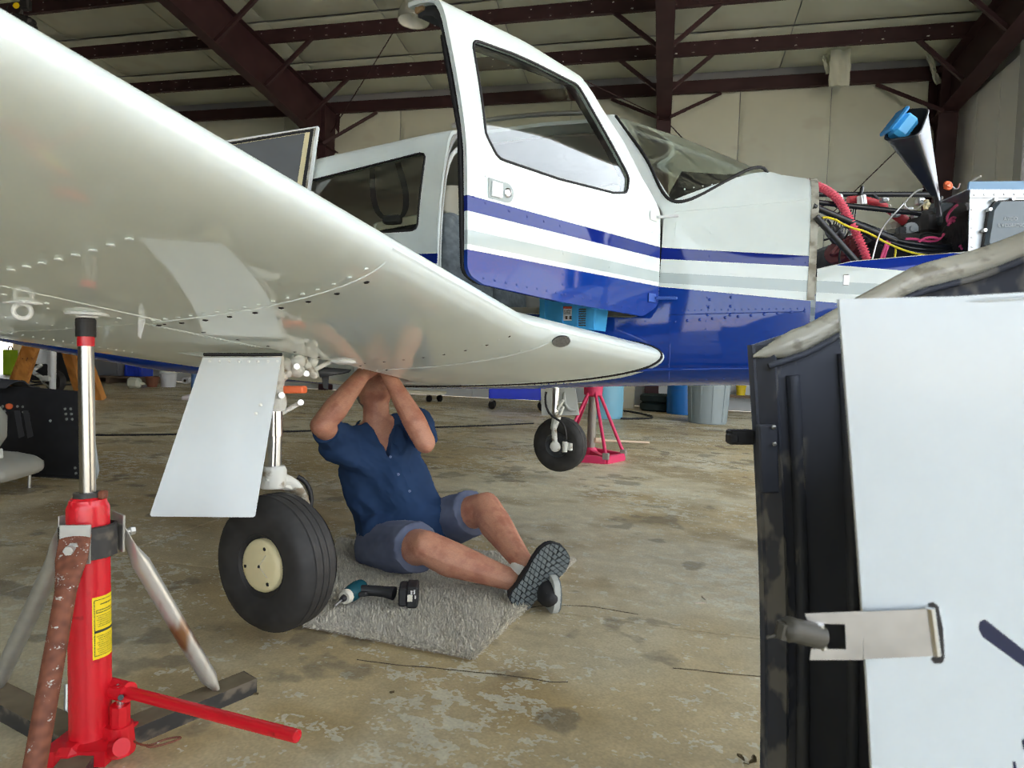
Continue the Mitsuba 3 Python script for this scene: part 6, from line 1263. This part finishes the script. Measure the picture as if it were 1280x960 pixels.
for s in (-.45, .45): add(sh_, 'side', obox(sc + BL * s + V(0, 0, .155), BL, BG, V(0, 0, 1), .05, .4, .30), 'pallet_wood', False)
c = at(926, 490, 13.6); k = thing('bucket', 'small yellow bucket on the low shelf beneath the nose', 'bucket'); c[2] = .356
add(k, 'body', lathe([(0, 0), (.085, 0), (.105, .20), (.097, .20), (.08, .01), (0, .01)], c, V(0, 0, 1), 24), 'bucket_yellow', 40); add(k, 'rim', torus(c + V(0, 0, .2), V(0, 0, 1), .104, .008, 24, 6), 'bucket_yellow', 40)
# blue rolling cart and cream creeper, both on casters
def caster(parent, p, r):
    k = add(parent, 'caster', cat([lathe([(0, -.02), (r * .95, -.02), (r, -.01), (r, .01), (r * .95, .02), (0, .02)], p + V(0, 0, r), RGT * .6 + FWD * .8, 20)]), 'black_rubber', 40)
    add(k, 'caster_fork', hull([p + V(0, 0, r), p + V(.02, .02, r * 2.3), p + V(-.03, -.03, r * 2.3), p + V(.03, -.03, r * 2.3), p + V(-.03, .03, r * 2.3)]), 'galv', False); return k
ct = thing('tool_cart', 'bright blue low rolling tool cart on casters beyond the belly', 'cart'); cc = G(646, 513) + FWD * [1, 1, 0] * .25
add(ct, 'drawer_case', obox(cc + V(0, 0, .43), _R0, _F0, V(0, 0, 1), 1.05, .48, .46, .01), 'cart_blue', 30)
for i in range(2): add(ct, 'drawer_front', obox(cc - _F0 * .245 + V(0, 0, .33 + .2 * i), _R0, _F0, V(0, 0, 1), .98, .012, .17, .004), 'cart_blue', 30)
for s in (-.46, .46):
    for q in (-.18, .18): caster(ct, cc + _R0 * s + _F0 * q, .075)
cr = thing('mechanic_creeper', 'cream mechanic creeper board on small casters behind the seated man', 'creeper'); c2 = G(537, 503) + FWD * [1, 1, 0] * .15
add(cr, 'board', prism(round_poly([(-1.1, -.28), (.30, -.28), (.30, .28), (-1.1, .28)], .10), .05, mat4(_R0, _F0, V(0, 0, 1), c2 + V(0, 0, .17))), 'creeper_cream', 30)
for s in (-.9, .02): 
    for q in (-.05, .16): caster(cr, c2 + _R0 * (s + q * .9) + _F0 * q, .072)
# clutter far left
k = thing('pallet', 'weathered wooden pallet at the far wall carrying boxes', 'pallet'); pc = G(141, 479) + FWD * [1, 1, 0] * .35
for i in range(5): add(k, 'deck_board', obox(pc + _F0 * (.24 * i - .5) + V(0, 0, .155), _R0, _F0, V(0, 0, 1), 1.5, .16, .03), 'pallet_wood', False)
for s in (-.68, 0, .68): add(k, 'stringer', obox(pc + _R0 * s + V(0, 0, .07), _R0, _F0, V(0, 0, 1), .09, 1.1, .14), 'pallet_wood', False)
k = thing('cabinet', 'grey steel cabinet lying on the far pallet', 'cabinet'); add(k, 'body', obox(pc - _R0 * .28 + V(0, 0, .53), _R0, _F0, V(0, 0, 1), .86, .8, .70, .01), 'box_grey', 30); add(k, 'door', obox(pc - _R0 * .28 - _F0 * .41 + V(0, 0, .53), _R0, _F0, V(0, 0, 1), .78, .02, .60, .004), 'box_grey', 30)
k = thing('crate', 'blue ribbed plastic crate on the far pallet beside the grey cabinet', 'crate'); add(k, 'body', obox(pc + _R0 * .42 + V(0, 0, .42), _R0, _F0, V(0, 0, 1), .42, .5, .48, .01), 'crate_blue', 30)
for i in range(5): add(k, 'rib', obox(pc + _R0 * (.26 + .08 * i) - _F0 * .255 + V(0, 0, .42), _R0, _F0, V(0, 0, 1), .03, .02, .46), 'crate_blue', False)
jg = G(168, 486); k = thing('jug', 'pale plastic jug lying on the floor by the far pallet', 'jug'); add(k, 'body', obox(jg + V(0, 0, .13), unit(_R0 + V(0, 0, -.05)), _F0, V(0, 0, 1), .26, .2, .22, .05), 'jug_white', 30); add(k, 'spout', cyl(jg + _R0 * .12 + V(0, 0, .12), jg + _R0 * .22 + V(0, 0, .11), .035, .025, 14), 'jug_white', 40)
pail('flower_pot', 'brown clay pot on the floor between jug and white bucket', 'pot', 187, 484, .10, .14, .22, 'terracotta')
pail('bucket', 'white paint bucket on the floor at the far wall', 'bucket', 206, 484, .15, .18, .34, 'bucket_white', lid=True)
rl = G(231, 480); k = thing('paper_roll', 'white paper roll lying end-on beside the jean leg', 'roll'); add(k, 'roll', lathe([(.035, 0), (.085, 0), (.085, .25), (.035, .25), (.035, 0)], rl + V(0, 0, .085), FWD * [1, 1, 0], 28), 'bucket_white', 40)
add(k, 'core', lathe([(.028, .004), (.035, .004), (.035, .246), (.028, .246), (.028, .004)], rl + V(0, 0, .085), FWD * [1, 1, 0], 20), 'label_dark', 40)
sd_ = thing('locker', 'black steel locker standing at the far wall behind the pallet', 'locker'); lc_ = G(62, 476); 
add(sd_, 'body', obox(lc_ + V(0, 0, .95) + FWD * [1, 1, 0] * .3, _R0, _F0, V(0, 0, 1), 1.3, .5, 1.9, .01), 'panel_black', 30); add(sd_, 'door', obox(lc_ + V(0, 0, .95) + FWD * [1, 1, 0] * .035 + _R0 * .32, _R0, _F0, V(0, 0, 1), .60, .02, 1.8, .005), 'panel_black', 30); add(sd_, 'door', obox(lc_ + V(0, 0, .95) + FWD * [1, 1, 0] * .035 - _R0 * .32, _R0, _F0, V(0, 0, 1), .60, .02, 1.8, .005), 'panel_black', 30)
lg = thing('equipment_case', 'lime green equipment case standing in the far left doorway', 'case'); lg0 = at(13, 452, 17.4); lg0[2] = 0
add(lg, 'body', obox(lg0 + V(0, 0, .34), _R0, _F0, V(0, 0, 1), .20, .3, .68, .02), 'lime', 30); add(lg, 'handle', torus(lg0 + V(0, 0, .70), RGT, .07, .015, 20, 6), 'black_rubber', 40)
# nose leg of another aeroplane
og = thing('aircraft_nose_gear', 'white nose leg fairing and scissor link of another aeroplane, behind the wooden stand', 'landing gear'); Q = lambda x, y, d=11.4: at(x, y, d)
g0 = G(56, 493)
add(og, 'fairing', cat([hull([Q(40, 432), Q(66, 432), Q(40, 455), Q(64, 455), Q(40, 432, 11.9), Q(66, 432, 11.9), Q(40, 455, 11.9), Q(64, 455, 11.9)])]), 'white_semi', 30)
add(og, 'strut', cat([cyl(Q(66, 432), Q(66, 470), .055, n=16), cyl(Q(62, 440), Q(62, 472), .03, n=12)]), 'white_semi', 40)
for a, b in (((52, 456), (39, 464)), ((39, 464), (54, 473)), ((54, 473), (66, 473))): add(og, 'scissor_link', cyl(Q(*a), Q(*b), .035, n=10), 'dirty_white', 40)
add(og, 'axle_block', obox(Q(60, 473), RGT, UPV, FWD, .18, .10, .2, .02), 'dirty_white', 30)
add(og, 'wheel', lathe([(0, -.05), (.12, -.05), (.18, -.06), (.2, -.03), (.2, .03), (.18, .06), (.12, .05), (0, .05)], V(Q(70, 470, 11.8)[0], Q(70, 470, 11.8)[1], .2), RGT * .3 + FWD, 28), 'rubber', 40)
add(og, 'tow_link', cyl(Q(52, 477), Q(64, 485), .016, n=8), 'alu', 40)
add(og, 'hose', tube(curve([Q(36, 472), Q(40, 477), Q(50, 477.5), Q(58, 475)], 16), .016, 6), 'black_rubber', 40)
add(og, 'leg_support', cyl(Q(66, 468), V(Q(66, 470)[0], Q(66, 470)[1], 0.), .05, n=12), 'white_semi', 40)
# cords and small debris on the floor
def cord(name, label, pts, r):
    solo(name, label, 'cord', tube(curve([G(x, y) + V(0, 0, r) for x, y in pts], 60), r, 6), 'black_rubber', 40, group='dark cords on the floor')
cord('extension_cord', 'thin dark cord lying straight across the floor behind the seated man', ((112, 545), (223, 544), (375, 540), (547, 535), (667, 530)), .011)
cord('extension_cord', 'dark cord looping on the floor right of the pale blue drum', ((776, 514), (790, 516), (812, 521), (814, 523.5), (800, 524.5), (776, 524.5)), .018)
cord('extension_cord', 'dark cord on the floor between the wooden stand legs', ((36, 478), (45, 482), (66, 479), (80, 482), (100, 481.5), (125, 482)), .02)
M('leaf', (.10, .075, .035), rough=.9); M('wood_chip', (.48, .42, .33), rough=.9)
lf = thing('dry_leaf', 'dark curled dry leaf on the floor at the bottom edge', 'leaf'); l0 = G(936, 957)
for i, (dx, dy, a) in enumerate(((0, 0, .3), (.012, .006, 1.7), (-.010, .006, 2.8))):
    P = np.array([[l0 + V(dx, dy, .004) + V(math.cos(a), math.sin(a), 0) * .018 * s + V(-math.sin(a), math.cos(a), 0) * .006 * t * (1 - (2 * s - 1) ** 2) + V(0, 0, .006 * t * t + .006 * s) for t in (-1, 0, 1)] for s in np.linspace(0, 1, 8)]); add(lf, 'blade', thick(P, .0008), 'leaf', True)
add(lf, 'stem', tube([l0 + V(0, 0, .003), l0 + V(-.012, -.004, .006)], .0012, 5), 'leaf', 40)
for i, (x, y, l_, a) in enumerate(((876, 754, .05, .5), (880, 748, .04, 2.0), (320, 868, .012, .3), (490, 866, .012, .8), (486, 901, .01, .1), (530, 908, .012, 2.), (580, 797, .01, 1.), (420, 560, .02, .4), (745, 565, .016, 1.2), (335, 537, .03, .1))):
    p = G(x, y); e = V(math.cos(a), math.sin(a), 0) * l_; solo('floor_chip', ('pale wood splinter lying on the bare floor right of the shoes', 'second pale splinter crossing the other on the floor right of the shoes', 'dark chip on the floor below the jack handle', 'dark speck on the floor below the carpet', 'pale chip on the floor left of a dark speck in the foreground', 'pale crumb on the floor below the carpet corner', 'pale crumb on the floor just below the carpet edge', 'small dark crumb on the floor left of the man', 'dark crumb on the floor right of the far jack', 'dark crumb on the floor beyond the main gear leg')[i], 'chip', hull([p + e * s + V(0, 0, z) + np.cross(V(0, 0, 1), unit(e)) * w * (1 - .5 * abs(s)) for s in (-.5, .5) for z in (0, .004) for w in (-.003, .003)]), 'wood_chip' if 'pale' in ('pale', 'pale', 'd', 'd', 'pale', 'pale', 'pale', 'd', 'd', 'd')[i] else 'leaf', False, group='chips and crumbs on the floor')
